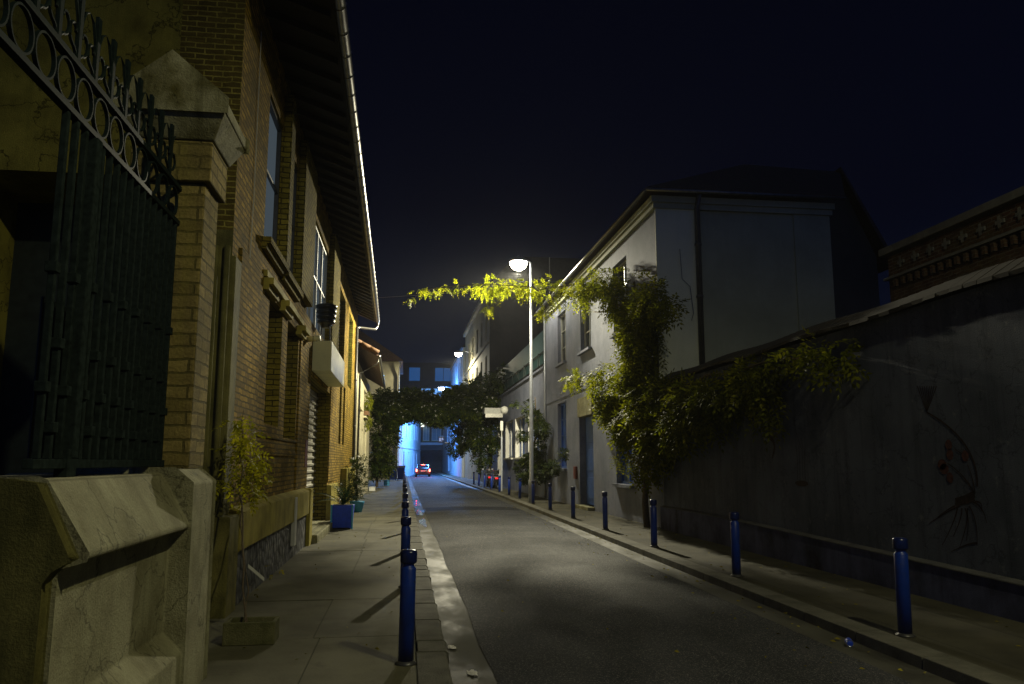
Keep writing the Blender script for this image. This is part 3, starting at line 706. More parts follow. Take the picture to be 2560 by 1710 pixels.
# pilasters, sills, lintels
for (a, b) in ((9.6, 11.15), (15.3, 17.1), (21.8, 23.9)):
    mb = MB(); mb.box(BX - .02, BX + .03, a + .06, b - .06, 1.14, 4.2); mb.build('pilaster', M['brick'], bt)
for (a, b) in ((12.46, 12.84), (14.31, 16.1), (20.45, 22.4)):
    mb = MB(); mb.box(BX - .09, BX + .13, a, b, 4.72, 7.5); mb.build('window_pier', M['brick_reveal'], bt, bevel=.006)
P, _, _ = facemap('+x', -11, BX, 9.25, 33)
def dentil(a, b, z, hgt, outd, nm, mat):
    mb = MB(); pbox(mb, P, a, b, z, z + hgt * .45, -outd * .55, .02)
    y = a
    while y < b - .01:
        pbox(mb, P, y + .004, min(y + .068, b), z + hgt * .45, z + hgt, -outd, .02); y += .075
    mb.build(nm, mat, bt)
dentil(11.0, 12.7, 4.56, .17, .13, 'sill', M['brick_reveal'])
dentil(12.75, 14.6, 4.52, .17, .13, 'sill', M['brick_reveal'])
dentil(11.3, 12.2, 4.05, .17, .14, 'lintel', M['stone']); dentil(12.9, 13.8, 4.05, .17, .14, 'lintel', M['stone']); dentil(14.9, 15.6, 3.98, .17, .16, 'lintel', M['stone'])
mb = MB(); pbox(mb, P, 11.3, 15.5, 4.24, 4.33, -.05, .01); mb.build('string_course', M['stone'], bt)
mb = MB(); pbox(mb, P, 9.6, 16.9, 1.75, 1.82, -.02, .01); pbox(mb, P, 9.6, 16.9, 2.0, 2.05, -.02, .01); mb.build('string_course', M['brick'], bt)
for h in fh[5:7] + fh[8:10]:
    mb = MB(); a, b, c, d, tt = h; mb.poly([P(a, c, tt), P(b, c, tt), P(b, d, tt), P(a, d, tt)]); mb.build('blind_panel', M['brick_reveal'], bt)
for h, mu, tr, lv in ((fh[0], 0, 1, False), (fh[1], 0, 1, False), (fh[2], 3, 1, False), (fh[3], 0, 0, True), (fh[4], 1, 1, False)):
    window(P, h, bt, M['zincd'] if mu < 2 and not lv else M['wframe'] if not lv else M['zincd'], M['glowg'] if h[0] < 20 else M['frost'], mu, tr, .06, louvre=lv)
# roller shutter with ribs
mb = MB(); h = fh[7]; z = h[2]
while z < h[3] - .01:
    mb.prism([(BX - .36, z), (BX - .30, z + .012), (BX - .295, z + .055), (BX - .34, z + .075), (BX - .34, z + .172), (BX - .36, z + .173)], h[0], h[1]); z += .174
mb.build('roller_shutter', M['shutter'], bt)
mb = MB(); mb.box(-2.36, -1.72, 17.12, 21.2, -.2, .17); mb.build('doorstep', M['conc'], bt, bevel=.02)
# projecting cream box above the shutter
mb = MB(); mb.box(BX - .01, -1.60, 17.5, 21.3, 3.60, 4.26); mb.build('shutter_box', M['boxw'], bt, bevel=.012)
# eaves: soffit, rafters, roof, gutter
def gx(Y): return -0.93 - 0.0105 * (Y - 9)
mb = MB(); y0, y1 = 8.2, 33.4
mb.hexa([(-2.6, y0, 8.0), (gx(y0) - .06, y0, 7.43), (gx(y1) - .06, y1, 7.43), (-2.6, y1, 8.0),
         (-2.6, y0, 8.08), (gx(y0) - .06, y0, 7.51), (gx(y1) - .06, y1, 7.51), (-2.6, y1, 8.08)])
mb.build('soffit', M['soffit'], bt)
y = 8.6
while y < 33:
    mb = MB(); g0 = gx(y) - .12
    mb.hexa([(-2.0, y, 7.70), (g0, y, 7.37), (g0, y + .08, 7.37), (-2.0, y + .08, 7.70),
             (-2.0, y, 7.82), (g0, y, 7.449), (g0, y + .08, 7.449), (-2.0, y + .08, 7.82)])
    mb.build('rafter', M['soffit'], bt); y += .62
mb = MB()
mb.hexa([(-6.6, y0, 11.2), (gx(y0) - .02, y0, 7.53), (gx(y1) - .02, y1, 7.53), (-6.6, y1, 11.2),
         (-6.6, y0, 11.32), (gx(y0) - .02, y0, 7.62), (gx(y1) - .02, y1, 7.62), (-6.6, y1, 11.32)])
mb.hexa([(-12.4, y0, 7.5), (-6.6, y0, 11.2), (-6.6, y1, 11.2), (-12.4, y1, 7.5), (-12.4, y0, 7.62), (-6.6, y0, 11.32), (-6.6, y1, 11.32), (-12.4, y1, 7.62)])
mb.poly([(-11, 9.26, 8.05), (BX, 9.26, 8.05), (-6.6, 9.26, 11.2)]); mb.build('roof', M['rooft'], bt)
# half round gutter with clips
mb = MB(); n = 10; seg = 40
ys2 = [8.2 + (33.5 - 8.2) * k / seg for k in range(seg + 1)]
for Y in ys2:
    for k in range(n + 1):
        a = PI + PI * k / n
        mb.v.append((gx(Y) + .075 * math.cos(a), Y, 7.50 + .085 * math.sin(a)))
for s_ in range(seg):
    for k in range(n):
        a0 = s_ * (n + 1) + k; mb.f.append((a0, a0 + 1, a0 + n + 2, a0 + n + 1))
o = mb.build('gutter', M['zinc'], bt); smooth_all(o)
sd = o.modifiers.new('thick', 'SOLIDIFY'); sd.thickness = .006
mb = MB(); y = 8.5
while y < 33.4:
    pts = [(gx(y) + .083 * math.cos(PI + PI * k / 10), y, 7.50 + .093 * math.sin(PI + PI * k / 10)) for k in range(11)]
    mb.tube(pts, .007, 5); mb.tube([(gx(y) + .083, y, 7.50), (gx(y) + .083, y, 7.53)], .010, 5)
    mb.build('gutter_clip', M['zinc'], bt); mb = MB(); y += .62
mb = MB(); Y = 33.3; mb.tube([(gx(Y), Y, 7.42), (gx(Y), Y, 7.30), (gx(Y) - .08, Y, 7.12), (-1.85, 32.0, 6.98), (-1.93, 31.7, 6.90)], .045, 8)
mb.build('swan_neck', M['zinc'], bt, smooth=True)
mb = MB(); mb.tube([(-1.93, 31.6, 6.95), (-1.93, 31.6, 0.02)], .055, 10)
for z in (1.2, 3.0, 4.8, 6.3): mb.lathe([(.065, 0), (.065, .05)], (-1.93, 31.6, z), 10)
mb.build('downpipe', M['zincd'], bt, smooth=True)
# black ribbed drum on legs on the box
t = thing('siren', 'black ribbed drum on thin legs standing on the cream shutter box', 'siren', (-1.78, 18.1, 4.26))
mb = MB(); z = 4.72; prof = [(.10, -.08), (.13, -.02)]
for k in range(4): prof += [(.15 + .012 * k, k * .115), (.20 + .012 * k, k * .115 + .02), (.20 + .012 * k, k * .115 + .085), (.155 + .012 * k, k * .115 + .10)]
prof += [(.05, .48)]
mb.lathe(prof, (-1.80, 18.1, z), 20); o = mb.build('drum', M['blackp'], t, smooth=True)
for dx, dy in ((-.10, -.08), (.10, -.08), (-.10, .1), (.1, .1)):
    MB().tube([(-1.80 + dx, 18.1 + dy, 4.26), (-1.80 + dx * .9, 18.1 + dy, 4.68)], .014, 6).build('leg', M['blackp'], t)
t = thing('security_camera', 'small pale cylindrical camera on the brick wall beside the drum', 'camera', (-1.95, 16.3, 4.2))
MB().tube([(-1.98, 16.3, 4.10), (-1.72, 16.25, 4.12)], .055, 14).build('housing', M['boxw'], t, smooth=True)
mb = MB()
for k in range(3): mb.tube([(-1.86 + .035 * k, 16.277, 4.11), (-1.85 + .035 * k, 16.277, 4.11)], .058, 14)
mb.build('vent_rings', M['blackp'], t)
# gas cover and cable trunking
t = thing('cable_cover', 'white metal cable cover on the rubble base beside the shutter', 'cover', (-1.84, 14.5, .2))
MB().box(-1.90, -1.83, 14.4, 14.62, .22, 1.04).box(-1.90, -1.85, 14.66, 14.74, .22, 1.05).build('cover', M['whitep'], t, bevel=.01)
mb = MB(); mb.box(-2.0, -1.96, 16.55, 16.95, 1.55, 2.10); o = mb.build('door_notice', M['redsign'], None, org=(-2, 16.7, 1.8))
tag(o, 'narrow red notice plate on the bricks just before the shutter', 'sign')

# cream two storey house
t2 = thing('cream_house', 'low cream house with tiled roof beyond the brick building', 'house', (BX, 34, 0))
fh2 = [(34.9, 36.7, 4.0, 5.35, .2), (39.9, 42.2, 3.9, 5.2, .2), (34.9, 36.5, 1.6, 3.5, .2), (38.6, 39.8, .1, 3.2, .2), (41.8, 43.6, 1.2, 3.3, .2)]
wl, rv = shell(-10, -2.0, 33.9, 47.0, -.2, 5.9, {'+x': fh2}); wl.build('wall', M['cream'], t2); rv.build('reveal', M['cream'], t2)
P, _, _ = facemap('+x', -10, -2.0, 33, 47)
for k, h in enumerate(fh2): window(P, h, t2, M['wframe'], M['glass'], 1, 1, .05, M['cream'] if k != 3 else None, name='door' if k == 3 else 'window')
mb = MB(); mb.hexa([(-6, 33.7, 8.6), (-1.17, 33.7, 6.05), (-1.25, 47.2, 5.95), (-6, 47.2, 8.6), (-6, 33.7, 8.75), (-1.17, 33.7, 6.2), (-1.25, 47.2, 6.1), (-6, 47.2, 8.75)])
mb.poly([(-10, 33.95, 5.9), (-2, 33.95, 5.9), (-6, 33.95, 8.55)]); mb.build('roof', M['rooft'], t2)
mb = MB(); y = 33.62
for k in range(9):
    x = -1.15 - k * .36; z = 6.2 + k * .19
    mb.tube([(x + .02, 33.6, z), (x - .40, 33.6, z + .21)], .10, 8)
mb.build('verge_tiles', M['tileedge'], t2, smooth=True)
mb = MB(); mb.tube([(-1.11, 33.7, 6.05), (-1.19, 47.2, 5.95)], .065, 8); mb.tube([(-1.12, 34, 6.0), (-1.2, 34, 5.75), (-1.9, 34.05, 5.35), (-1.92, 34.05, 0)], .045, 8)
mb.build('gutter', M['zinc'], t2, smooth=True)

# pale tall house facing the camera further on
t3 = thing('tall_cream_house', 'tall pale cream house end lit yellow behind the left vine', 'house', (-1.5, 80, 0))
wl, rv = shell(-9, -0.62, 80, 92, -.2, 11.6, {}); wl.build('wall', M['cream'], t3)
mb = MB(); mb.prism([(-9.4, 11.6), (-0.25, 11.6), (-0.3, 11.75), (-4.8, 14.8)], 79.6, 92.3); mb.build('roof', M['rooft'], t3)
MB().tube([(-.45, 79.7, 11.55), (-.62, 79.8, 10.9), (-.66, 79.9, 10.2), (-.66, 79.9, 0)], .06, 6).build('downpipe', M['zincd'], t3)
MB().box(-.62, -.595, 83, 84, 3.4, 6).box(-.62, -.595, 87, 88, 3.4, 6).build('window', M['glass'], t3)

# pale blue lit houses closing the left side, street bends right
def quadhouse(name, label, x0, y0, x1, y1, z1, mat, ws, roofm, cat='house'):
    t = thing(name, label, cat, (x0, y0, 0))
    d = Vector((x1 - x0, y1 - y0, 0)); L = d.length; d.normalize(); nrm = Vector((-d.y, d.x, 0))
    def P(u, v, dd): q = Vector((x0, y0, 0)) + d * u + nrm * dd; return (q.x, q.y, v)
    mb = MB(); cells(mb, P, 0, L, -.2, z1, ws)
    for h in ws: reveals(mb, P, h)
    D = 9
    mb.poly([P(0, -.2, 0), P(0, -.2, D), P(0, z1, D), P(0, z1, 0)]); mb.poly([P(L, -.2, 0), P(L, -.2, D), P(L, z1, D), P(L, z1, 0)])
    mb.poly([P(0, z1, 0), P(L, z1, 0), P(L, z1, D), P(0, z1, D)]); mb.build('wall', mat, t)
    for h in ws: window(P, h, t, M['wframe'], M['glass'], 1, 1, .06)
    mb = MB(); mb.poly([P(-.3, z1 + .1, -.3), P(L + .3, z1 + .1, -.3), P(L + .3, z1 + 2.4, D / 2), P(-.3, z1 + 2.4, D / 2)])
    mb.poly([P(-.3, z1 + .1, -.3), P(L + .3, z1 + .1, -.3), P(L + .3, z1 - .08, -.3), P(-.3, z1 - .08, -.3)])
    mb.poly([P(-.3, z1 + 2.4, D / 2), P(L + .3, z1 + 2.4, D / 2), P(L + .3, z1 + .1, D), P(-.3, z1 + .1, D)])
    mb.poly([P(-.3, z1 - .08, -.3), P(-.3, z1 + 2.4, D / 2), P(-.3, z1 - .08, D)]); mb.build('roof', roofm, t)
    mb = MB(); pbox(mb, P, 0, L, 3.3, 3.42, -.06, 0); mb.build('string_course', mat, t)
    return t
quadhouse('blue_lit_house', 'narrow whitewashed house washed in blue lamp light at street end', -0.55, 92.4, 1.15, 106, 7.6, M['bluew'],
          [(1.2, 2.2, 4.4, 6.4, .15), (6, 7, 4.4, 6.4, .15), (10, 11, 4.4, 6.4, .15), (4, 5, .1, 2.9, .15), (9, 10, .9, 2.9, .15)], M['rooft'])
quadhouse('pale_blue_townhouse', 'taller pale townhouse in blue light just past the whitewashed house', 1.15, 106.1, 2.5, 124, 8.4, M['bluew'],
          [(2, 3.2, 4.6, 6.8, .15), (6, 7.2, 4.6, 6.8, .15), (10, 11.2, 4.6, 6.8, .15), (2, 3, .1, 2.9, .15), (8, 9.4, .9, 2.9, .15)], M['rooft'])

# end block closing the view
t4 = thing('mansard_block', 'dark apartment block with mansard roof and lit windows closing the street', 'building', (4, 136, 0))
eh = [(-3.0, -1.0, 13.9, 15.6, .2), (0.6, 2.8, 12.1, 14.1, .2), (3.0, 4.6, 12.0, 14.0, .2), (5.3, 6.8, 12.0, 14.0, .2),
      (3.3, 4.7, 6.2, 8.4, .2), (4.9, 5.6, 6.2, 8.4, .2), (2.5, 3.1, 6.2, 8.4, .2)]
eh = [(0.1, 1.7, 12.2, 13.9, .2), (2.7, 4.35, 12.0, 14.1, .2), (4.75, 6.2, 12.0, 14.1, .2),
      (3.15, 4.2, 5.2, 7.6, .2), (4.6, 6.2, 5.2, 7.6, .2), (2.6, 8.4, 0.0, 3.6, 1.0), (8.3, 9.4, 5.2, 7.6, .2)]
wl, rv = shell(-9, 20, 136, 146, -.2, 14.6, {'-y': eh}); wl.build('wall', M['brick_far'], t4); rv.build('reveal', M['brick_far'], t4)
P, _, _ = facemap('-y', -9, 20, 136, 146)
for k, h in enumerate(eh):
    if k == 5: continue
    g_ = {0: M['litd'], 1: M['lit'], 2: M['lit']}.get(k, M['shutt'])
    window(P, h, t4, M['wframe'], g_, 1, 0, .09, M['stone'], label='brightly lit window' if k in (1, 2) else None)
mb = MB(); mb.hexa([(-9, 136, 14.6), (20, 136, 14.6), (20, 146, 14.6), (-9, 146, 14.6), (-8, 137.4, 18.6), (19, 137.4, 18.6), (19, 145, 18.6), (-8, 145, 18.6)])
mb.build('mansard_roof', M['soffit'], t4)
for x0, x1 in ((0.6, 2.5), (5.0, 7.9)):
    mb = MB(); mb.box(x0 - .15, x1 + .15, 136.2, 138.4, 15.1, 17.9); d = mb.build('dormer', M['soffit'], t4)
    mb = MB(); n = 2 if x1 - x0 > 2 else 1
    for k in range(n):
        a = x0 + (x1 - x0) * k / n + .04; b = x0 + (x1 - x0) * (k + 1) / n - .04
        mb.poly([(a, 136.18, 15.35), (b, 136.18, 15.35), (b, 136.18, 17.6), (a, 136.18, 17.6)])
    mb.build('pane', M['litd'], d)
mb = MB(); mb.box(1.5, 9.0, 135.1, 135.95, 3.6, 4.3); mb.build('awning', M['soffit'], t4)
mb = MB(); mb.box(2.4, 8.6, 135.85, 135.98, 4.5, 4.9); mb.build('cornice', M['bluew'], t4)
mb = MB()
for (x, z, s_) in ((3.0, 8.7, .30), (2.95, 7.9, .36), (3.55, 9.0, .26), (4.1, 8.9, .30), (3.8, 8.3, .18)): mb.box(x - s_, x + s_, 135.5, 135.7, z - s_, z + s_)
o = mb.build('shop_light', M['litw'], None, org=(3.4, 135.6, 9)); tag(o, 'cluster of glowing white light panels under the arch of leaves', 'light')

# ================================================================== RIGHT SIDE
WX = 6.5
t = thing('garden_wall', 'long grey rendered garden wall with painted plants along right pavement', 'wall', (WX, 8, 0))
mb = MB(); ysw = [-9, 0, 6, 8, 11, 14, 17, 19.68]
def zl(y): return 0.30 + 0.020 * min(max(y - 4, 0), 12)
top = lambda y: 3.62 + .02 * math.sin(y * 1.7)
for y0, y1 in zip(ysw[:-1], ysw[1:]):
    mb.hexa([(WX, y0, zl(y0)), (WX + .4, y0, zl(y0)), (WX + .4, y1, zl(y1)), (WX, y1, zl(y1)), (WX, y0, top(y0)), (WX + .4, y0, top(y0)), (WX + .4, y1, top(y1)), (WX, y1, top(y1))])
mb.build('wall_face', M['gwall'], t)
mb = MB()
for y0, y1 in zip(ysw[:-1], ysw[1:]):
    a, b = zl(y0), zl(y1)
    mb.hexa([(WX - .10, y0, -.2), (WX + .4, y0, -.2), (WX + .4, y1, -.2), (WX - .10, y1, -.2), (WX - .10, y0, a), (WX + .4, y0, a), (WX + .4, y1, b), (WX - .10, y1, b)])
mb.build('wall_base', M['gbase'], t)
mb = MB()
for y0, y1 in zip(ysw[:-1], ysw[1:]):
    a, b = zl(y0) + .003, zl(y1) + .003
    mb.hexa([(WX - .118, y0, a), (WX - .003, y0, a), (WX - .003, y1, b), (WX - .118, y1, b), (WX - .115, y0, a + .014), (WX - .003, y0, a + .035), (WX - .003, y1, b + .035), (WX - .115, y1, b + .014)])
mb.build('ledge', M['ledge'], t)
mb = MB(); rnd = random.Random(4); y = -9
while y < 19.6:
    z = top(y) + .003; L = .24
    mb.prism([(WX - .11 + rnd.uniform(-.015, .015), z), (WX + .2, z + .18), (WX + .52, z), (WX + .52, z + .05), (WX + .2, z + .25), (WX - .11, z + .05)], y, y + L - .012)
    y += L
mb.build('tile_coping', M['soffit'], t)
# painted plants on the wall (paint a few mm proud)
def stroke(mb, pts, w0, w1, x=WX - .004):
    n = len(pts)
    for k in range(n - 1):
        (y0, z0), (y1, z1) = pts[k], pts[k + 1]; d = Vector((y1 - y0, z1 - z0)); d.normalize(); nx = Vector((-d.y, d.x))
        a = w0 + (w1 - w0) * k / (n - 1); b = w0 + (w1 - w0) * (k + 1) / (n - 1)
        mb.poly([(x, y0 - nx.x * a, z0 - nx.y * a), (x, y0 + nx.x * a, z0 + nx.y * a), (x, y1 + nx.x * b, z1 + nx.y * b), (x, y1 - nx.x * b, z1 - nx.y * b)])
def bez(p0, p1, p2, n=12):
    return [((1 - t) ** 2 * p0[0] + 2 * t * (1 - t) * p1[0] + t * t * p2[0], (1 - t) ** 2 * p0[1] + 2 * t * (1 - t) * p1[1] + t * t * p2[1]) for t in [k / n for k in range(n + 1)]]
def blob(mb, yc, zc, ry, rz, x=WX - .005):
    pts = [(x, yc + ry * math.cos(2 * PI * k / 20) * (1 + .1 * math.sin(3 * k)), zc + rz * math.sin(2 * PI * k / 20)) for k in range(20)]; mb.poly(pts)
CAMF = Vector((0, 0, 1.65))
def wallpt(dx, dy, f=796.4 * 2347 / 1024):
    th, ps = R(8.57), R(7.66)
    F = Vector((math.sin(ps) * math.cos(th), math.cos(ps) * math.cos(th), math.sin(th))); Rr = Vector((math.cos(ps), -math.sin(ps), 0)); U = Rr.cross(F)
    d = F + Rr * ((dx - 1173.5) / f) - U * ((dy - 784) / f); k = WX / d.x
    return (d.y * k, 1.65 + d.z * k)
mk = MB(); mr = MB()
Wp = wallpt
stroke(mk, bez(Wp(2125, 945), Wp(2245, 1010), Wp(2240, 1115), 20), .010, .014); stroke(mk, bez(Wp(2218, 1065), Wp(2232, 1100), Wp(2235, 1130)), .006, .010)
stroke(mk, bez(Wp(2172, 1062), Wp(2215, 1090), Wp(2232, 1130)), .006, .012); stroke(mk, bez(Wp(2190, 1030), Wp(2205, 1040), Wp(2215, 1045)), .006, .006)
for q in range(-4, 5): stroke(mk, bez(Wp(2125, 945), Wp(2125 + q * 3, 915), Wp(2125 + q * 5.5, 885)), .004, .008)
for k, (a, b) in enumerate(((2175, 1020), (2178, 1042), (2213, 1045), (2160, 1065), (2165, 1075), (2178, 1095))):
    c = Wp(a, b); blob(mr, c[0], c[1], .06 + .02 * (k in (3, 4)), .065)
for (a, b, c, d) in ((2190, 1160, 2150, 1185), (2195, 1165, 2160, 1250), (2205, 1165, 2185, 1230), (2212, 1165, 2215, 1240), (2222, 1160, 2240, 1250), (2230, 1150, 2262, 1200), (2235, 1150, 2250, 1170), (2200, 1160, 2130, 1200), (2218, 1165, 2200, 1255), (2240, 1245, 2180, 1265)):
    stroke(mk, bez(Wp(a, b), Wp((a + c) / 2 + 12, (b + d) / 2 - 12), Wp(c, d)), .011, .004)
for dz in range(3): stroke(mk, [Wp(2190, 1145 + dz * 6), Wp(2215, 1138 + dz * 7), Wp(2235, 1128 + dz * 8)], .016, .022)
for q in (-10, -4, 3, 9): stroke(mk, bez(Wp(1838 + q, 1100), Wp(1836 + q * .6, 1050), Wp(1836 + q * 1.2, 1020)), .008, .004)
stroke(mk, bez(Wp(1838, 1030), Wp(1822, 990), Wp(1820, 955)), .005, .004); c = Wp(1838, 1108); blob(mk, c[0], c[1], .22, .05)
stroke(mk, bez(Wp(1760, 1000), Wp(1785, 1010), Wp(1770, 1050)), .05, .02)
mk.build('painted_plant', M['mural'], t); mr.build('painted_pods', M['muralr'], t)

# corner house
t = thing('corner_house', 'pale two storey house with wisteria on its front and bare ivory end wall', 'house', (WX, 19.7, 0))
hh = [(31.75, 33.5, 5.75, 7.9, .22), (27.3, 29.0, 5.68, 7.9, .22), (22.6, 24.2, 5.6, 7.8, .22), (31.85, 33.65, 1.40, 4.10, .22), (27.2, 29.4, 0.12, 4.0, .30), (22.4, 24.2, 1.0, 3.9, .22)]
wl, rv = shell(WX, 11.36, 19.7, 36.5, -.2, 8.62, {'-x': hh})
a_ = MB(); b_ = MB()
for f_ in wl.f:
    vs = [wl.v[i] for i in f_]
    (b_ if all(abs(p[1] - 19.7) < 1e-6 for p in vs) else a_).poly(vs)
a_.build('street_wall', M['house'], t); b_.build('end_wall', M['housey'], t); rv.build('reveal', M['house'], t)
P, _, _ = facemap('-x', WX, 11, 19, 36)
for k, h in enumerate(hh):
    if k == 4: continue
    if k in (3, 5):
        o = window(P, h, t, M['blued'], M['blued'], 1, 3, .08, M['house'], label='window closed by blue shutters')
    else: window(P, h, t, M['wframe'], M['glass'], 1, 2, .06, M['house'])
mb = MB(); h = hh[4]; pbox(mb, P, h[0], h[1], h[2], 3.3, .24, .30)
for q in range(3): pbox(mb, P, h[0] + .15, h[1] - .15, .35 + q * 1.0, 1.1 + q * 1.0, .215, .238)
d = mb.build('door', M['blued'], t, bevel=.01)
MB().box(WX + .17, WX + .215, 27.4, 27.5, 1.1, 1.2).build('handle', M['zinc'], d)
mb = MB(); pbox(mb, P, h[0] - .05, h[1] + .05, 3.3, 4.0, -.06, .20); mb.build('lintel', M['conc'], t, bevel=.01)
mb = MB(); pbox(mb, P, h[0] - .1, h[1] + .1, .0, .12, -.25, .30); mb.build('doorstep', M['conc'], t, bevel=.01)
mb = MB()  # quoin strips, cornice on the end wall
mb.box(WX - .03, WX + 1.06, 19.66, 19.70, 3.0, 8.3); mb.build('corner_strip', M['strip'], t); mb = MB(); mb.box(10.35, 11.39, 19.66, 19.70, 3.0, 8.3)
mb.build('corner_strip', M['housey'], t)
mb = MB(); mb.box(WX - .10, 11.45, 19.60, 19.698, 8.30, 8.45); mb.box(WX - .16, 11.5, 19.54, 19.698, 8.45, 8.62)
mb.box(WX - .10, WX - .002, 19.72, 36.5, 8.30, 8.45); mb.box(WX - .16, WX - .002, 19.72, 36.5, 8.45, 8.62); mb.build('cornice', M['housey'], t)
mb = MB(); mb.box(WX - .025, WX - .001, 19.72, 36.4, 4.28, 4.34); mb.build('string_course', M['house'], t)
A, B, C_, D_, E_, F_ = (6.18, 19.35, 8.66), (11.7, 19.35, 8.66), (14.4, 24, 11.2), (11.0, 24, 11.3), (6.18, 36.8, 8.66), (10.4, 36.8, 11.1)
mb = MB()
def slab(pts, th=.12): 
    lo = [Vector(p) for p in pts]; hi = [p + Vector((0, 0, th)) for p in lo]; n = len(pts); i = len(mb.v)
    mb.v += [tuple(p) for p in lo + hi]; mb.f.append(tuple(i + k for k in reversed(range(n)))); mb.f.append(tuple(i + n + k for k in range(n)))
    for k in range(n): mb.f.append((i + k, i + (k + 1) % n, i + n + (k + 1) % n, i + n + k))
slab([A, B, C_, D_]); slab([A, D_, F_, E_]); slab([D_, C_, (14.4, 36.8, 11.1), F_]); mb.build('roof', M['rooft'], t)
mb = MB(); mb.tube([(6.14, 19.4, 8.70), (6.14, 36.8, 8.70)], .06, 8); mb.tube([(6.14, 19.33, 8.70), (11.7, 19.33, 8.70)], .05, 8); mb.build('gutter', M['zinc'], t, smooth=True)
mb = MB(); mb.tube([(7.60, 19.40, 8.66), (7.60, 19.58, 8.3), (7.60, 19.60, 3.0)], .075, 10)
for z in (7.3, 5.9): mb.lathe([(.095, 0), (.095, .07)], (7.60, 19.60, z), 10)
mb.build('downpipe', M['zincd'], t, smooth=True)
mb = MB(); mb.tube([(6.42, 36.3, 8.6), (6.42, 36.3, 0.05)], .05, 8); mb.build('downpipe', M['pole'], t, smooth=True)
mb = MB(); mb.poly([(11.36, 24, -.2), (15.5, 24, -.2), (15.5, 24, 8.4), (14.3, 24, 11.15), (11.36, 24, 11.15)])
mb.poly([(11.36, 36, -.2), (15.5, 36, -.2), (15.5, 36, 8.4), (14.3, 36, 11.15), (11.36, 36, 11.15)])
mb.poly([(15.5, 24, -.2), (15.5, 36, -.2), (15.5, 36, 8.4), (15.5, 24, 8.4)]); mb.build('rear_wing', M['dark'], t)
mb = MB(); mb.hexa([(14.2, 23.6, 11.2), (15.9, 23.6, 8.0), (15.9, 36.4, 8.0), (14.2, 36.4, 11.2), (14.2, 23.6, 11.35), (16.0, 23.6, 8.1), (16.0, 36.4, 8.1), (14.2, 36.4, 11.35)])
mb.build('wing_roof', M['rooft'], t)
MB().tube([(6.7, 36.4, 8.7), (6.7, 36.4, 11.3)], .02, 6).build('aerial_mast', M['zinc'], t)
o = MB().tube([(7.1, 19.62, 7.2), (7.14, 19.62, 6.4), (7.35, 19.62, 6.2), (7.42, 19.62, 5.5), (7.36, 19.62, 5.3)], .008, 5).build('loose_wire', M['wire'], t)
# letter box on house
o = MB().box(WX - .08, WX, 29.8, 30.2, 1.02, 1.48).build('letter_box', M['redsign'], None, bevel=.01, org=(WX, 30, 1.3)); tag(o, 'small red box fixed to the pale house between window and door', 'box')

# brick outbuilding with cross pattern cornice, far right
t = thing('ornate_building', 'dark brick building with a frieze of pale crosses over the right wall', 'building', (10, 5, 0))
wl, _ = shell(10.0, 15, 2, 15.1, -.2, 5.9, {}); wl.build('wall', M['brick_far'], t)
mb = MB(); mb.box(9.86, 15.1, 1.9, 15.2, 5.93, 6.08); mb.build('parapet_coping', M['crossst'], t, bevel=.01)
mb = MB(); mb.box(9.90, 9.998, 1.9, 15.15, 5.40, 5.45); mb.build('string_course', M['crossst'], t)
y = 8.2
while y < 14.8:
    mb = MB(); mb.box(9.965, 9.998, y - .10, y + .10, 5.66, 5.73); mb.box(9.960, 9.964, y - .035, y + .035, 5.59, 5.80); mb.build('cross', M['crossst'], t)
    mb = MB(); mb.box(9.92, 9.998, y - .12, y - .04, 5.22, 5.37); mb.build('corbel', M['brick_far'], t); mb = MB(); mb.box(9.92, 9.998, y + .12, y + .20, 5.22, 5.37); mb.build('corbel', M['brick_far'], t); y += .46

# low garage with railing
t = thing('low_workshop', 'low grey workshop with blue shuttered windows and green screened roof railing', 'building', (WX, 36.6, 0))
gh2 = [(38.3, 42.0, 1.9, 4.2, .25), (43.2, 47.0, 1.9, 4.2, .25), (48.0, 51.6, 1.9, 4.2, .25), (53.0, 56.0, .1, 4.0, .3)]
wl, rv = shell(WX + .02, 14, 36.55, 61.4, -.2, 6.05, {'-x': gh2}); wl.build('wall', M['house'], t); rv.build('reveal', M['white'], t)
P, _, _ = facemap('-x', WX + .02, 11, 19, 36)
for k, h in enumerate(gh2):
    o = window(P, h, t, M['wframe'] if k < 3 else M['blued'], M['blued'], 2 if k < 3 else 1, 0, .07, M['white'] if k < 3 else None, name='window' if k < 3 else 'door')
mb = MB(); mb.box(WX - .05, WX + .3, 36.6, 61.4, 6.053, 6.16); mb.build('coping', M['house'], t)
mb = MB()
for z in (6.35, 6.95): mb.box(WX + .1, WX + .14, 36.7, 61.3, z, z + .04)
mb.build('railing', M['iron'], t)
for k in range(11): MB().box(WX + .09, WX + .15, 36.8 + k * 2.4, 36.86 + k * 2.4, 6.16, 7.05).build('railing_post', M['iron'], t)
mb = MB(); mb.box(WX + .16, WX + .175, 36.8, 61.2, 6.4, 8.05)
mb.build('green_screen', M['mesh'], t)
o = thing('canopy', 'white flat door canopy jutting from the workshop by the arch', 'canopy', (5.9, 54, 4.0)); MB().box(5.3, WX + .018, 53.2, 54.4, 4.85, 5.25).build('board', M['whitep'], o, bevel=.02); MB().box(5.35, WX + .018, 53.1, 53.18, 4.6, 4.85).build('bracket', M['zinc'], o)
o = thing('wall_lantern', 'round pale lantern on the workshop wall beside the canopy', 'lantern', (6.4, 49.3, 4.8)); MB().lathe([(.02, -.25), (.2, -.17), (.25, 0), (.2, .17), (.02, .25)], (6.15, 49.3, 4.85), 14).build('globe', M['whitep'], o, smooth=True); MB().tube([(6.5, 49.3, 4.6), (6.2, 49.3, 4.6)], .025, 6).build('arm', M['zinc'], o)
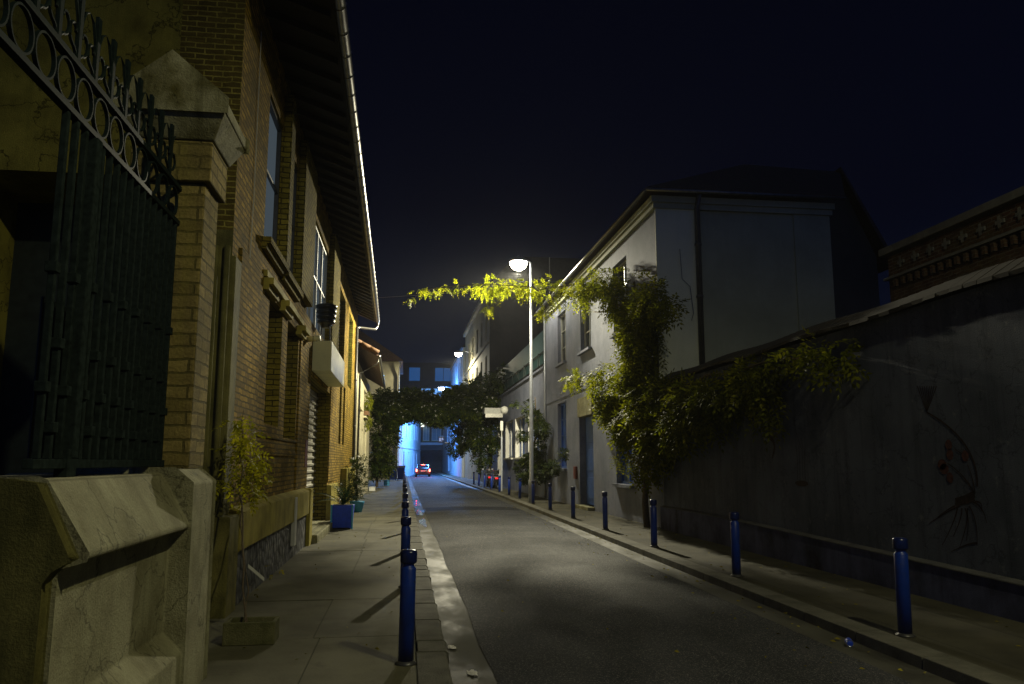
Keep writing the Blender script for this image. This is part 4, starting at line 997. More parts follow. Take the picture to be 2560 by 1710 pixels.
o = thing('sign_post', 'short white square post with a plate standing on the right pavement', 'post', (5.6, 46, 0)); MB().box(5.545, 5.635, 46, 46.09, 0, 3.1).build('post', M['pole'], o, bevel=.01); MB().box(5.50, 5.66, 45.97, 45.99, 3.45, 4.0).box(5.575, 5.605, 46, 46.05, 3.1, 4.0).build('plate', M['whitep'], o)

# tall building with balconies
t = thing('balcony_building', 'tall pale apartment house with curly iron balconies beyond the workshop', 'building', (WX, 61.6, 0))
bh = []
for z in (4.2, 7.9, 11.5):
    for y in (63.4, 67.4, 71.6, 76.2, 81.0): bh.append((y, y + 1.5, z, z + 2.3, .25))
wl, rv = shell(WX, 18, 61.5, 87, -.2, 15.6, {'-x': bh})
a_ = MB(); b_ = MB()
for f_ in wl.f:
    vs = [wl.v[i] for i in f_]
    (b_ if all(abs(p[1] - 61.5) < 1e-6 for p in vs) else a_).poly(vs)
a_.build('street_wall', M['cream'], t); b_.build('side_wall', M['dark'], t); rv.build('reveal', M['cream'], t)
P, _, _ = facemap('-x', WX, 11, 19, 36)
for h in bh: window(P, h, t, M['shutt'], M['glass'], 1, 1, .08)
for z in (7.9,):
    for y in (63.4, 67.4, 71.6):
        mb = MB(); mb.box(WX - .55, WX, y - .2, y + 1.7, z - .14, z - .06); mb.box(WX - .52, WX - .48, y - .18, y + 1.68, z + .9, z + .95)
        k = y - .15
        while k < y + 1.68:
            mb.tube([(WX - .5, k, z - .06), (WX - .5 - .12 * math.sin((k - y) * 9), k, z + .4), (WX - .5, k, z + .9)], .022, 5); k += .15
        for q in range(3): mb.tube([(WX - .62 - .06 * math.cos(a * .7), y + .25 + q * .55 + .16 * math.cos(a * .7), z + .45 + .2 * math.sin(a * .7)) for a in range(10)], .025, 5)
        mb.build('balcony', M['iron'], t)
mb = MB(); mb.box(WX - .25, WX, 61.5, 87, 15.3, 15.62); mb.box(WX - .12, WX, 61.5, 87, 11.0, 11.15); mb.box(WX - .12, WX, 61.5, 87, 3.6, 3.75); mb.build('cornice', M['cream'], t)
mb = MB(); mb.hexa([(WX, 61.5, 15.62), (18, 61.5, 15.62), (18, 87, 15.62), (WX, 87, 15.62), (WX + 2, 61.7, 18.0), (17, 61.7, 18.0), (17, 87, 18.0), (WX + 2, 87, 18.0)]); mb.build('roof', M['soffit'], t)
t = thing('tall_townhouse', 'tall narrow townhouse in blue light beyond the balcony building', 'building', (WX, 88, 0))
bh = []
for z in (4.4, 8.0, 11.2):
    for y in (89, 93, 98, 104): bh.append((y, y + 1.4, z, z + 2.2, .2))
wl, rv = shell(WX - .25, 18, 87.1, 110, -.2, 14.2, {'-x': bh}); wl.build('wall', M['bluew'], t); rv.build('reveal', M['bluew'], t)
P, _, _ = facemap('-x', WX - .25, 11, 19, 36)
for h in bh: window(P, h, t, M['shutt'], M['glass'], 1, 0, .08)
mb = MB(); mb.hexa([(WX - .45, 87.1, 14.2), (18, 87.1, 14.2), (18, 110, 14.2), (WX - .45, 110, 14.2), (WX + 2, 87.6, 16.6), (17, 87.6, 16.6), (17, 109, 16.6), (WX + 2, 109, 16.6)]); mb.build('roof', M['soffit'], t)
t = thing('shop_house', 'low pale shop house at the far right end of the street', 'building', (WX, 110, 0))
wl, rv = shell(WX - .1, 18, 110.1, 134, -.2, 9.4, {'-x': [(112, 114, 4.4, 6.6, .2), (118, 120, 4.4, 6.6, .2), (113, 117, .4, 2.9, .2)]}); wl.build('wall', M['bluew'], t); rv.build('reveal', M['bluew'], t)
MB().poly([(WX + .1, 110.2, .2), (WX + .1, 133, .2), (WX + .1, 133, 7), (WX + .1, 110.2, 7)]).build('pane', M['glass'], t)
# projecting square sign
t = thing('hanging_sign', 'dark square shop sign with pale marks jutting over right pavement', 'sign', (5.2, 88, 4.2))
MB().box(4.05, 4.75, 96, 96.1, 3.9, 4.7).build('board', M['blackp'], t, bevel=.02); MB().tube([(4.7, 96.05, 4.5), (6.3, 96.05, 4.5)], .03, 6).build('bracket', M['iron'], t)
MB().box(4.15, 4.35, 95.98, 95.995, 4.1, 4.5).box(4.43, 4.63, 95.98, 95.995, 4.25, 4.5).box(4.43, 4.5, 95.98, 95.995, 4.05, 4.2).build('marks', M['bluew'], t)

# ================================================================== LAMPS
def add_light(name, loc, power, color, radius, parent, shield=None):
    l = bpy.data.lights.new(name, 'POINT'); l.energy = power; l.color = color; l.shadow_soft_size = radius
    o = bpy.data.objects.new(name, l); COL.objects.link(o); o.location = Vector(loc) - ORG[parent]; o.parent = parent
    if shield:   # luminaire optics: a shield on the house side and a soft cut-off towards the horizon
        l.use_nodes = True; n = l.node_tree; n.nodes.clear()
        out = n.nodes.new('ShaderNodeOutputLight'); em = n.nodes.new('ShaderNodeEmission'); n.links.new(em.outputs[0], out.inputs[0])
        tc = n.nodes.new('ShaderNodeTexCoord'); sp = n.nodes.new('ShaderNodeSeparateXYZ'); n.links.new(tc.outputs['Normal'], sp.inputs[0])
        def sm(src, a, b, c, d):
            x = n.nodes.new('ShaderNodeMapRange'); x.interpolation_type = 'SMOOTHSTEP'; n.links.new(src, x.inputs[0])
            for i_, v_ in enumerate((a, b, c, d)): x.inputs[i_ + 1].default_value = v_
            return x.outputs[0]
        s1 = sm(sp.outputs[0], shield[0], shield[1], 1.0, shield[2])
        s2 = sm(sp.outputs[2], -shield[3], 0.0, 1.0, shield[4])
        s3 = sm(sp.outputs[2], -.88, -.40, shield[5] if len(shield) > 5 else 1.0, 1.0)
        n.links.new(math_(n, 'MULTIPLY', math_(n, 'MULTIPLY', s1, s2), s3), em.inputs['Strength'])
    return o
def lamp_head(t, hx, hy, hz, bm, rb=.17):
    MB().lathe([(.05, .26), (.12, .22), (rb * .9, .12), (rb + .05, .02), (rb + .05, -.01)][::-1], (hx, hy, hz), 20).build('lamp_head', M['pole'], t, smooth=True)
    o = MB().lathe([(.02, -rb), (rb * .45, -rb * .93), (rb * .8, -rb * .65), (rb * .98, -rb * .3), (rb, -.012)], (hx, hy, hz), 20).build('diffuser', bm, t, smooth=True)
def street_lamp(x, y, zt, hx, hz, label, power, color, bm, rb=.17, base=0, shield=None):
    t = thing('street_lamp', label, 'street lamp', (x, y, base), group='street lamps along the right pavement')
    MB().lathe([(.13, 0), (.13, .9), (.095, .98), (.045, zt)], (x, y, base), 16).build('pole', M['pole'], t, smooth=True)
    MB().tube([(x, y, zt - .02), (x - .1, y, zt + .06), (hx + .1, y, hz + .25)], .035, 8).build('arm', M['pole'], t, smooth=True)
    lamp_head(t, hx, y, hz, bm, rb)
    add_light('lamp_light', (hx, y, hz - rb - .13), power, color, .10, t, shield)
    return t
street_lamp(5.25, 33.0, 10.15, 4.72, 10.15, 'tall grey street lamp shining brightest behind the leafy branch over the road', P_MAIN, WARM, M['bulb'], .37, shield=(.12, .34, .07, .36, .04, .17))
street_lamp(5.25, -0.35, 9.2, 4.95, 9.2, 'street lamp beside the near end of the garden wall', P_NEAR, WARM2, M['bulb'], shield=(.5, .9, .4, .38, .04))
t = thing('wall_lamp', 'warm lamp on a wall bracket of the balcony building above the arch', 'street lamp', (WX, 78, 12))
MB().tube([(WX, 78, 12.2), (5.9, 78, 12.5), (5.25, 78, 12.45)], .05, 8).build('bracket', M['pole'], t); lamp_head(t, 5.15, 78, 12.3, M['bulb'], .36)
add_light('lamp_light', (5.15, 78, 11.75), P_MID, WARM, .12, t, (.5, .9, .3, .25, .03))
t = thing('wall_lamp', 'small cool white lamp low over the leafy arch at street end', 'street lamp', (6.25, 98, 10.5))
MB().tube([(6.25, 98, 10.6), (4.5, 98, 10.9)], .05, 8).build('bracket', M['pole'], t); lamp_head(t, 4.42, 98, 10.7, M['bulbc'], .36)
add_light('lamp_light', (4.42, 98, 10.1), P_FAR, COOL, .12, t, (.5, .9, .7, .2, .10))

# ================================================================== BOLLARDS
prof = [(.064, 0), (.064, .765), (.058, .775), (.048, .785), (.046, .80), (.055, .815)]
b0 = thing('bollard', '', 'bollard', (0, 0, 0), 'blue bollards along the street')
o = MB().lathe(prof, (0, 0, 0), 28).build('post', M['bollard'], b0, smooth=True)
o = MB().lathe([(.055, .806), (.0685, .815), (.071, .83), (.071, .895), (.066, .912), (.052, .920), (.0, .922)], (0, 0, 0), 28).build('cap', M['bollcap'], b0, smooth=True)
o = MB().lathe([(.090, 0), (.090, .012), (.070, .022), (.066, .03)], (0, 0, 0), 20).build('base_ring', M['zincd'], b0, smooth=True)
ordn = ['first', 'second', 'third', 'fourth', 'fifth', 'sixth', 'seventh', 'eighth', 'ninth', 'tenth', 'eleventh', 'twelfth', 'thirteenth', 'fourteenth', 'fifteenth', 'sixteenth', 'seventeenth', 'eighteenth']
first = True
for k in range(15):
    y = 6.96 + 4.13 * k
    o = b0 if first else copy_tree(b0); first = False
    o.location = (.05, y, 0); o.rotation_euler = (.010 * math.sin(k * 2.1), .012 * math.sin(k * 3.7 + 1), k * .7)
    o['label'] = 'blue steel bollard on the left kerb, ' + (ordn[k] + ' from the camera' if k else 'the nearest and largest one')
for k in range(14):
    y = 7.40 + 4.08 * k
    o = copy_tree(b0); o.location = (rk(y) + .385, y, 0); o.rotation_euler = (.012 * math.sin(k * 2.9), .014 * math.sin(k * 1.7 + 2), k * .9)
    o['label'] = 'blue steel bollard on the right pavement edge, ' + (ordn[k] + ' from the camera' if k else 'nearest to the camera')

# ================================================================== PLANTS
def foliage(name, mat, parent, blobs, n, L=.075, m=7, seed=1, droop=.5, gap=.0, flatx=None, org=None):
    r = np.random.default_rng(seed)
    B = np.array(blobs, float); wgt = B[:, 6] if B.shape[1] > 6 else B[:, 3] * B[:, 4] * B[:, 5]
    idx = r.choice(len(B), n, p=wgt / wgt.sum())
    u = r.normal(size=(n, 3)); u /= np.linalg.norm(u, axis=1)[:, None]; rad = r.random(n) ** (1 / 2.6)
    c = B[idx, :3] + u * rad[:, None] * B[idx, 3:6]
    # uneven clumps and gaps
    q = np.sin(c[:, 0] * 3.1 + 1.3 * np.sin(c[:, 2] * 2.7)) + np.sin(c[:, 1] * 2.3 + 2 * np.sin(c[:, 2] * 1.9 + seed)) + np.sin(c[:, 2] * 4.1 + c[:, 1] * 1.7)
    keep = q > (gap * 3 - 1.6); c = c[keep]; u = u[keep]; n = len(c)
    d = u + np.array([0, 0, -droop]) + r.normal(scale=.45, size=(n, 3)); d /= np.linalg.norm(d, axis=1)[:, None]
    up = np.tile([0, 0, 1.0], (n, 1)) + r.normal(scale=.35, size=(n, 3))
    sd_ = np.cross(d, up); sd_ /= np.linalg.norm(sd_, axis=1)[:, None] + 1e-6
    nn = np.cross(sd_, d); V = []
    for k in range(m):
        t_ = (k // 2 + .6) * L * .62; side = 1 if k % 2 else -1
        base = c + d * t_ - np.array([0, 0, 1]) * (t_ ** 2 * .9)
        if k == m - 1: ld = d.copy()
        else: ld = d * .55 + sd_ * side * .83
        ld = ld + r.normal(scale=.18, size=(n, 3)) + np.array([0, 0, -.18]); ld /= np.linalg.norm(ld, axis=1)[:, None]
        ls = L * r.uniform(.75, 1.25, size=(n, 1)); wv = np.cross(ld, nn); wv /= np.linalg.norm(wv, axis=1)[:, None] + 1e-6
        tip = base + ld * ls; mid = base + ld * ls * .45
        V.append(np.stack([base, mid + wv * ls * .24 + nn * ls * .06, tip, mid - wv * ls * .24 + nn * ls * .06], 1))
    V = np.concatenate(V, 0).reshape(-1, 3)
    o0 = ORG[parent] if parent is not None else Vector(org or (0, 0, 0)); V = V - np.array(o0)
    me = bpy.data.meshes.new(name); nv = len(V); nf = nv // 4
    me.vertices.add(nv); me.vertices.foreach_set('co', V.astype(np.float32).ravel())
    me.loops.add(nv); me.loops.foreach_set('vertex_index', np.arange(nv, dtype=np.int32))
    me.polygons.add(nf); me.polygons.foreach_set('loop_start', np.arange(0, nv, 4, dtype=np.int32)); me.polygons.foreach_set('loop_total', np.full(nf, 4, dtype=np.int32))
    me.update(calc_edges=True); me.materials.append(mat)
    o = bpy.data.objects.new(name, me); COL.objects.link(o)
    if parent is not None: o.parent = parent; ORG[o] = ORG[parent]
    return o
def limbs(name, parent, paths, mat=None):
    mb = MB()
    for pts, r0, r1 in paths:
        n = len(pts); mb.tube(pts, [r0 + (r1 - r0) * k / (n - 1) for k in range(n)], 7)
    return mb.build(name, mat or M['bark'], parent, smooth=True)
def wig(p, q, n=7, a=.12, seed=1):
    rr = random.Random(seed); p, q = Vector(p), Vector(q)
    return [tuple(p.lerp(q, k / (n - 1)) + Vector((rr.uniform(-a, a), rr.uniform(-a, a), rr.uniform(-a, a))) * (0 if k in (0, n - 1) else 1)) for k in range(n)]
def at(dx, dy, X=None, Y=None):
    f = 796.4 * 2347 / 1024; th, ps = R(8.57), R(7.66)
    F = Vector((math.sin(ps) * math.cos(th), math.cos(ps) * math.cos(th), math.sin(th))); Rr = Vector((math.cos(ps), -math.sin(ps), 0)); U = Rr.cross(F)
    d = F + Rr * ((dx - 1173.5) / f) - U * ((dy - 784) / f); k = (X / d.x) if X is not None else (Y / d.y)
    return (d.x * k, d.y * k, 1.65 + d.z * k)
# wisteria on the corner house
t = thing('wisteria', 'large yellow green wisteria climbing the corner house and trailing along the wall', 'climbing plant', (6.25, 20.2, 0))
limbs('trunk', t, [(wig((6.2, 20.2, 0), (6.25, 20.4, 3.6), 7, .08, 1), .09, .06), (wig((6.25, 20.4, 3.6), (6.25, 21.0, 6.6), 6, .12, 2), .06, .035),
                   (wig((6.25, 20.4, 3.4), (6.3, 12.0, 3.3), 10, .12, 3), .05, .015), (wig((6.2, 21, 6.0), (6.2, 25.5, 6.6), 6, .15, 4), .04, .02),
                   (wig((6.2, 20.2, 1.2), (6.0, 21.5, 2.2), 5, .1, 5), .03, .012)])
bl = []
def B_(dx, dy, X, rx, ry, rz, w_=None):
    p = at(dx, dy, X=X); bl.append((*p, rx, ry, rz, w_ if w_ else rx * ry * rz))
for a in ((1450, 665, 6.1, .4, .9, .55), (1490, 700, 6.1, .35, .9, .6), (1420, 690, 6.05, .35, .9, .5), (1455, 740, 6.1, .35, .9, .55), (1470, 800, 6.1, .38, .9, .7), (1440, 790, 6.1, .3, .7, .4),
          (1385, 655, 6.0, .3, 1.2, .42), (1350, 650, 6.0, .25, 1.2, .3), (1330, 700, 5.9, .2, .8, .25), (1470, 850, 6.1, .4, .9, .55), (1400, 880, 5.95, .45, 1.3, .6), (1420, 850, 6.0, .4, 1.0, .45),
          (1350, 860, 5.8, .3, 1.2, .3), (1310, 868, 5.7, .22, 1.0, .22), (1440, 900, 6.0, .4, 1.0, .55), (1400, 930, 6.0, .4, 1.0, .45), (1480, 930, 6.0, .45, 1.0, .6), (1450, 980, 6.0, .45, 1.0, .55),
          (1530, 920, 6.1, .4, .9, .55), (1580, 920, 6.1, .4, .9, .5), (1560, 970, 6.05, .4, .9, .5), (1510, 990, 6.05, .4, .9, .5), (1620, 930, 6.1, .35, .8, .5), (1660, 900, 6.15, .35, .7, .45),
          (1700, 880, 6.15, .3, .6, .4), (1740, 860, 6.2, .28, .5, .36), (1760, 910, 6.2, .18, .3, .45), (1755, 950, 6.25, .12, .2, .3), (1640, 985, 6.15, .2, .4, .3), (1790, 820, 6.25, .25, .5, .16),
          (1850, 800, 6.25, .22, .5, .14), (1880, 810, 6.2, .2, .35, .22), (1920, 830, 6.2, .16, .3, .12), (1940, 790, 6.25, .14, .3, .09), (1540, 705, 6.1, .2, .5, .12), (1500, 1040, 6.1, .3, .7, .35), (1440, 1060, 6.1, .25, .8, .3), (1480, 1080, 6.1, .25, .6, .25)):
    B_(*a)
foliage('foliage', M['leaf_w'], t, bl, 6400, L=.105, m=9, seed=3, droop=.8, gap=.2)
# branch that reaches out over the street along the cable
t = thing('overhanging_branch', 'thin leafy vine branch hanging out over the street below the bright lamp', 'branch', (6.2, 24, 7.3))
pth = [(6.15, 24.2, 6.9), at(1330, 650, Y=26.5), at(1250, 662, Y=28), at(1180, 655, Y=29), at(1110, 652, Y=29.6), at(1050, 655, Y=29), at(1000, 660, Y=29.4), at(962, 668, Y=29.7), at(945, 690, Y=29.8), at(952, 705, Y=29.8)]
limbs('stem', t, [([tuple(Vector(p)) for p in pth], .03, .006), ([at(1130, 655, Y=28), at(1125, 690, Y=28), at(1118, 715, Y=28), at(1135, 745, Y=28)], .012, .004), ([at(1265, 665, Y=26.3), at(1262, 700, Y=26.3), at(1245, 735, Y=26.3)], .012, .004)])
bl = []
for dx, dy, Y, s_ in ((1300, 655, 25.8, .5), (1270, 650, 27.6, .5), (1240, 665, 28, .5), (1210, 655, 28.6, .45), (1170, 660, 29, .5), (1140, 655, 29.3, .5), (1115, 660, 29.6, .5), (1085, 657, 29.8, .28), (1050, 657, 28.8, .18), (1020, 660, 29, .18), (990, 663, 29.2, .19), (970, 662, 29.5, .14), (955, 668, 29.7, .09),
                      (945, 685, 29.8, .10), (1260, 690, 26.4, .3), (1245, 715, 26.4, .2), (1130, 685, 28, .2), (1120, 705, 28, .14), (1330, 660, 25.3, .5), (1310, 690, 25.5, .3), (1200, 675, 27, .2)):
    p = at(dx, dy, Y=Y); bl.append((*p, s_ * 1.15, s_, s_ * .50, s_ ** 1.6))
foliage('foliage', M['leaf_w'], t, bl, 520, L=.09, m=9, seed=9, droop=.9, gap=-.1)
# shrub behind the lamp post
t = thing('pruned_shrub', 'small cloud pruned tree with dark glossy leaves in front of workshop', 'shrub', (6.0, 37.2, 0))
limbs('trunk', t, [(wig((6.0, 37.2, 0), (6.05, 37.3, 2.6), 6, .06, 8), .08, .05), (wig((6.05, 37.3, 2.4), (6.1, 37.2, 4.7), 6, .1, 9), .05, .02), (wig((6.0, 37.3, 1.6), (6.2, 35.2, 1.5), 5, .06, 12), .04, .02)])
bl = [(*at(dx, dy, X=6.0), a, b, c, w_) for dx, dy, a, b, c, w_ in ((1205, 930, .3, .7, .28, .6), (1180, 925, .15, .3, .1, .1), (1225, 960, .3, .8, .38, .8), (1240, 985, .3, .8, .38, .8), (1200, 1000, .25, .7, .18, .4), (1235, 1030, .25, .7, .3, .5), (1220, 1055, .45, 1.2, .4, 1.3), (1200, 1075, .4, 1.1, .38, 1.1), (1235, 1080, .4, 1.1, .42, 1.1), (1265, 1072, .25, .5, .2, .5), (1205, 1095, .3, .8, .2, .5), (1290, 1040, .12, .3, .08, .1))]
foliage('foliage', M['leaf_d'], t, bl, 2600, L=.10, m=6, seed=5, droop=.2, gap=.1)
# leafy arch over the street
t = thing('leafy_arch', 'dark flowering creeper grown into an arch across the street', 'climbing plant', (-1.8, 56, 0))
bl = []
for dx, dy, s_ in [(880 + 14 * k, 925 + 10 * math.sin(k * .9) + (6 if 3 < k < 12 else 0), .8 + .12 * math.sin(k * 2)) for k in range(17)]:
    bl.append((*at(dx, dy, Y=56), s_ * 1.2, 1.2, s_ * 1.15, 1.6))
for dx, dy, X, a, b, c in ((870, 930, -1.6, .45, 2, 1.2), (868, 990, -1.6, .45, 2.2, 1.3), (875, 1040, -1.5, .5, 2.2, 1.3), (895, 1000, -1.0, .5, 2.5, 1.0), (900, 965, -.9, .5, 2, .9), (885, 1060, -1.3, .45, 2, .9), (862, 1060, -1.9, .4, 2, 1.1)):
    bl.append((*at(dx, dy, Y=55), a, 1.2, c * .8, .7))
for dx, dy, Y, a, c in ((1060, 960, 60, 1.0, 1.1), (1090, 960, 58, 1.0, 1.2), (1060, 1000, 60, .8, 1.0), (1045, 1020, 62, .6, .8), (1100, 1000, 56, .9, 1.1), (1120, 950, 56, .9, 1.3), (1130, 900, 55, .9, 1.1), (1150, 870, 54, .7, .9), (1115, 890, 57, 1.0, 1.0), (1075, 900, 58, .9, .9), (1105, 1040, 56, .6, .9), (1050, 905, 58, .8, .6), (1085, 925, 58, 1, 1), (1128, 1000, 55, .4, 1.0)):
    bl.append((*at(dx, dy, Y=Y), a, 1.1, c, a * c))
foliage('foliage', M['leaf_a'], t, bl, 15000, L=.19, m=6, seed=6, droop=.4, gap=.0)
foliage('flowers', M['flower'], t, [(b[0], b[1] - .75, b[2], b[3], b[4], b[5], b[6]) for b in bl[:17] + bl[-14:]], 330, L=.095, m=3, seed=16, droop=.2, gap=-.3)
limbs('trunk', t, [(wig((-1.75, 55, 0), (-1.7, 55.4, 5.2), 7, .1, 21), .10, .06), (wig((-1.7, 55.4, 5.2), (6.2, 56.5, 5.8), 10, .18, 22), .07, .07), (wig((6.1, 57, 0), (6.2, 56.5, 5.8), 7, .12, 23), .12, .07), (wig((5.6, 60.5, 0), (5.8, 60, 4.8), 7, .1, 24), .08, .05)])
# potted climber against the brick plinth
t = thing('trough', 'mossy concrete trough against the wall holding a thin climber', 'planter', (-1.35, 7.9, 0))
mb = MB(); x0, x1, y0, y1 = -1.60, -1.14, 7.82, 8.12
for q in ((x0, x1, y0, y0 + .035), (x0, x1, y1 - .035, y1), (x0, x0 + .035, y0 + .035, y1 - .035), (x1 - .035, x1, y0 + .035, y1 - .035)): mb.box(*q, 0, .20)
mb.box(x0 + .035, x1 - .035, y0 + .035, y1 - .035, 0, .05); mb.build('trough_box', M['trough'], t, bevel=.008)
MB().box(x0 + .04, x1 - .04, y0 + .04, y1 - .04, .052, .13).build('soil', M['soil'], t)
t = thing('climber', 'thin staked climber with yellow leaves growing from the mossy trough', 'climbing plant', (-1.42, 7.95, .13))
limbs('stem', t, [(wig((-1.42, 7.95, .1), (-1.70, 8.8, 1.4), 8, .02, 31), .010, .008), (wig((-1.70, 8.8, 1.4), (-1.72, 8.9, 2.2), 6, .03, 32), .008, .004), (wig((-1.40, 7.97, .1), (-1.80, 9.3, 1.3), 9, .04, 33), .007, .005),
                  (wig((-1.70, 8.85, 1.35), (-1.70, 9.9, 1.75), 5, .04, 34), .005, .003), (wig((-1.70, 8.85, 1.5), (-1.72, 9.7, 1.95), 5, .04, 35), .005, .003)])
bl = [(*at(dx, dy, X=-1.72), .10, .25, r_, w_) for dx, dy, r_, w_ in ((532, 965, .06, .5), (560, 1000, .10, 1.2), (545, 1045, .09, 1.0), (580, 1050, .09, 1.0), (590, 1095, .11, 1.4), (560, 1080, .09, .8), (575, 1125, .08, .8), (520, 1105, .04, .2), (600, 1115, .06, .4))]
foliage('foliage', M['leaf_y'], t, bl, 150, L=.055, m=9, seed=12, droop=.9, gap=-.6)
foliage('low_leaves', M['yleaf'], t, [(-1.44, 8.1, .42, .05, .05, .04, 1), (-1.3, 8.75, .55, .10, .1, .05, 1)], 9, L=.04, m=4, seed=13)
MB().hexa([(-1.50, 8.36, .62), (-1.495, 8.36, .62), (-1.36, 8.50, .47), (-1.365, 8.50, .47), (-1.50, 8.36, .655), (-1.495, 8.36, .655), (-1.36, 8.50, .505), (-1.365, 8.50, .505)]).build('plant_tag', M['whitep'], t)
# blue square planter with palm
t = thing('blue_planter', 'bright blue square planter box on the pavement by the shutter', 'planter', (-1.5, 20.9, 0))
mb = MB(); mb.hexa([(-1.74, 20.65, .03), (-1.26, 20.65, .03), (-1.26, 21.13, .03), (-1.74, 21.13, .03), (-1.77, 20.62, .58), (-1.22, 20.62, .58), (-1.22, 21.17, .58), (-1.77, 21.17, .58)]); mb.build('box', M['bluep'], t, bevel=.012)
mb = MB()
for cx_ in (-1.755, -1.245): mb.box(cx_ - .02, cx_ + .02, 20.59, 20.635, 0, .60)
mb.build('corner_post', M['cyan'], t)
MB().box(-1.72, -1.27, 20.67, 21.12, .582, .592).build('soil', M['soil'], t)
def palm(name, label, cx_, cy_, z0, n, L, seed, mat, parent_label='palm'):
    t = thing(name, label, parent_label, (cx_, cy_, z0)); rr = random.Random(seed); mb = MB(); st = MB()
    for k in range(n):
        a = rr.uniform(0, 2 * PI); el = rr.uniform(.5, 1.4); l_ = L * rr.uniform(.7, 1.1); pts = []
        for q in range(9):
            s_ = q / 8; hr = l_ * math.cos(el) * s_; pts.append(Vector((cx_ + math.cos(a) * hr, cy_ + math.sin(a) * hr, z0 + l_ * math.sin(el) * s_ - .35 * l_ * s_ ** 2.2)))
        st.tube(pts, [.008 - .0007 * q for q in range(9)], 4)
        d2 = Vector((-math.sin(a), math.cos(a), 0))
        for q in range(2, 9):
            for s_ in (-1, 1):
                b_ = pts[q]; dr = (pts[q] - pts[q - 1]).normalized(); tip = b_ + (d2 * s_ * .75 + dr * .8 + Vector((0, 0, -.25))) * .20 * (1.15 - q / 12); wv = dr * .010
                mid = b_.lerp(tip, .45); mb.poly([b_, mid + wv, tip, mid - wv])
    st.build('stem', mat, t); mb.build('fronds', mat, t); return t
palm('potted_palm', 'dark feathery palm growing in the bright blue planter', -1.5, 20.9, .59, 30, .95, 5, M['leaf_p'])
t = thing('potted_shrub', 'tall loose shrub in a pale blue pot in front of the downpipe', 'shrub', (-1.55, 27.5, 0))
mb = MB(); mb.lathe([(.17, 0), (.24, .30), (.25, .36)], (-1.52, 27.5, 0), 16); mb.build('pot', M['cyan'], t, smooth=True)
limbs('stem', t, [(wig((-1.52, 27.5, .3), (-1.6, 27.6, 1.5), 5, .05, 41), .02, .01)])
foliage('foliage', M['leaf_d'], t, [(-1.55, 27.5, 1.25, .36, .5, .55), (-1.65, 27.6, .75, .3, .4, .35), (-1.45, 27.3, 1.6, .25, .3, .3)], 420, L=.07, m=6, seed=14, droop=.1, gap=0)
t = thing('window_ivy', 'hanging plants in a window box on the cream house', 'plant', (-1.9, 41, 4)); MB().box(-2.0, -1.78, 40, 42.2, 3.95, 4.15).build('window_box', M['tileedge'], t)
foliage('foliage', M['leaf_w'], t, [(-1.85, 41, 4.5, .2, 1.0, .6), (-1.82, 41, 3.8, .14, .9, .5)], 420, L=.08, m=6, seed=15, droop=.6)

# bins, crates at the far left
for k, (x, y) in enumerate(((-.95, 73.5), (-.22, 74))):
    t = thing('wheelie_bin', ['dark blue wheeled bin beside the left vine', 'dark blue wheeled bin nearest the kerb at the far left'][k], 'bin', (x, y, 0), 'wheeled bins at the end of the left pavement')
    mb = MB(); mb.hexa([(x - .28, y - .3, .08), (x + .28, y - .3, .08), (x + .28, y + .3, .08), (x - .28, y + .3, .08), (x - .36, y - .38, 1.15), (x + .36, y - .38, 1.15), (x + .36, y + .38, 1.15), (x - .36, y + .38, 1.15)]); mb.build('body', M['blueb'], t, bevel=.02)
    MB().prism([(y - .42, 1.16), (y + .42, 1.16), (y + .42, 1.24), (y, 1.33), (y - .42, 1.22)], x - .39, x + .39, 'x').build('lid', M['blackp'], t, bevel=.02)
    for s_ in (-1, 1): MB().tube([(x + s_ * .26, y - .28, .10), (x + s_ * .33, y - .28, .10)], .10, 12).build('wheel', M['tyre'], t)
t = thing('blue_crate', 'small light blue crate at the foot of the left vine', 'crate', (-1.1, 57, 0)); mb = MB(); mb.box(-1.35, -.95, 56.8, 57.2, .03, .36); mb.box(-1.38, -.92, 56.77, 57.23, .36, .41); mb.build('crate_body', M['cyan'], t, bevel=.01)
t = thing('white_box', 'flat white box lying on the left pavement near the vine', 'box', (-1.7, 47, 0)); mb = MB(); mb.box(-1.95, -1.6, 47.3, 47.7, .0, .20); mb.box(-1.97, -1.58, 47.28, 47.72, .20, .235); mb.build('box_body', M['whitep'], t, bevel=.01)

# litter and tin can
def crumple(name, label, x, y, z, s, seed):
    rr = random.Random(seed); mb = MB(); g = 5; P_ = {}
    for i in range(g):
        for k in range(g): P_[i, k] = (x + (i - 2) * s * .4 + rr.uniform(-.1, .1) * s, y + (k - 2) * s * .8 + rr.uniform(-.1, .1) * s, z + .006 + rr.uniform(0, .28) * s)
    for i in range(g - 1):
        for k in range(g - 1):
            if (i, k) in ((0, 0), (3, 3)): continue
            mb.poly([P_[i, k], P_[i + 1, k], P_[i + 1, k + 1], P_[i, k + 1]])
    o = mb.build(name, M['litter'], None, org=(x, y, z)); tag(o, label, 'litter')
crumple('paper_scrap', 'crumpled white scrap lying in the near left gutter', .60, 6.95, -.097, .050, 2)
crumple('paper_scrap', 'flat pale scrap stuck against the left kerb just beyond the crumpled one', .49, 7.9, -.097, .045, 3)
t = thing('drink_can', 'dented silver blue can lying against the right kerb', 'can', (4.33, 7.45, -.1))
c0 = Vector((4.28, 7.5, -.062)); d = Vector((.35, .9, 0)).normalized() * .055
MB().tube([c0 - d, c0 - d * .86, c0 + d * .86, c0 + d], [.026, .033, .033, .026], 18).build('can_body', M['bluep'], t, smooth=True)
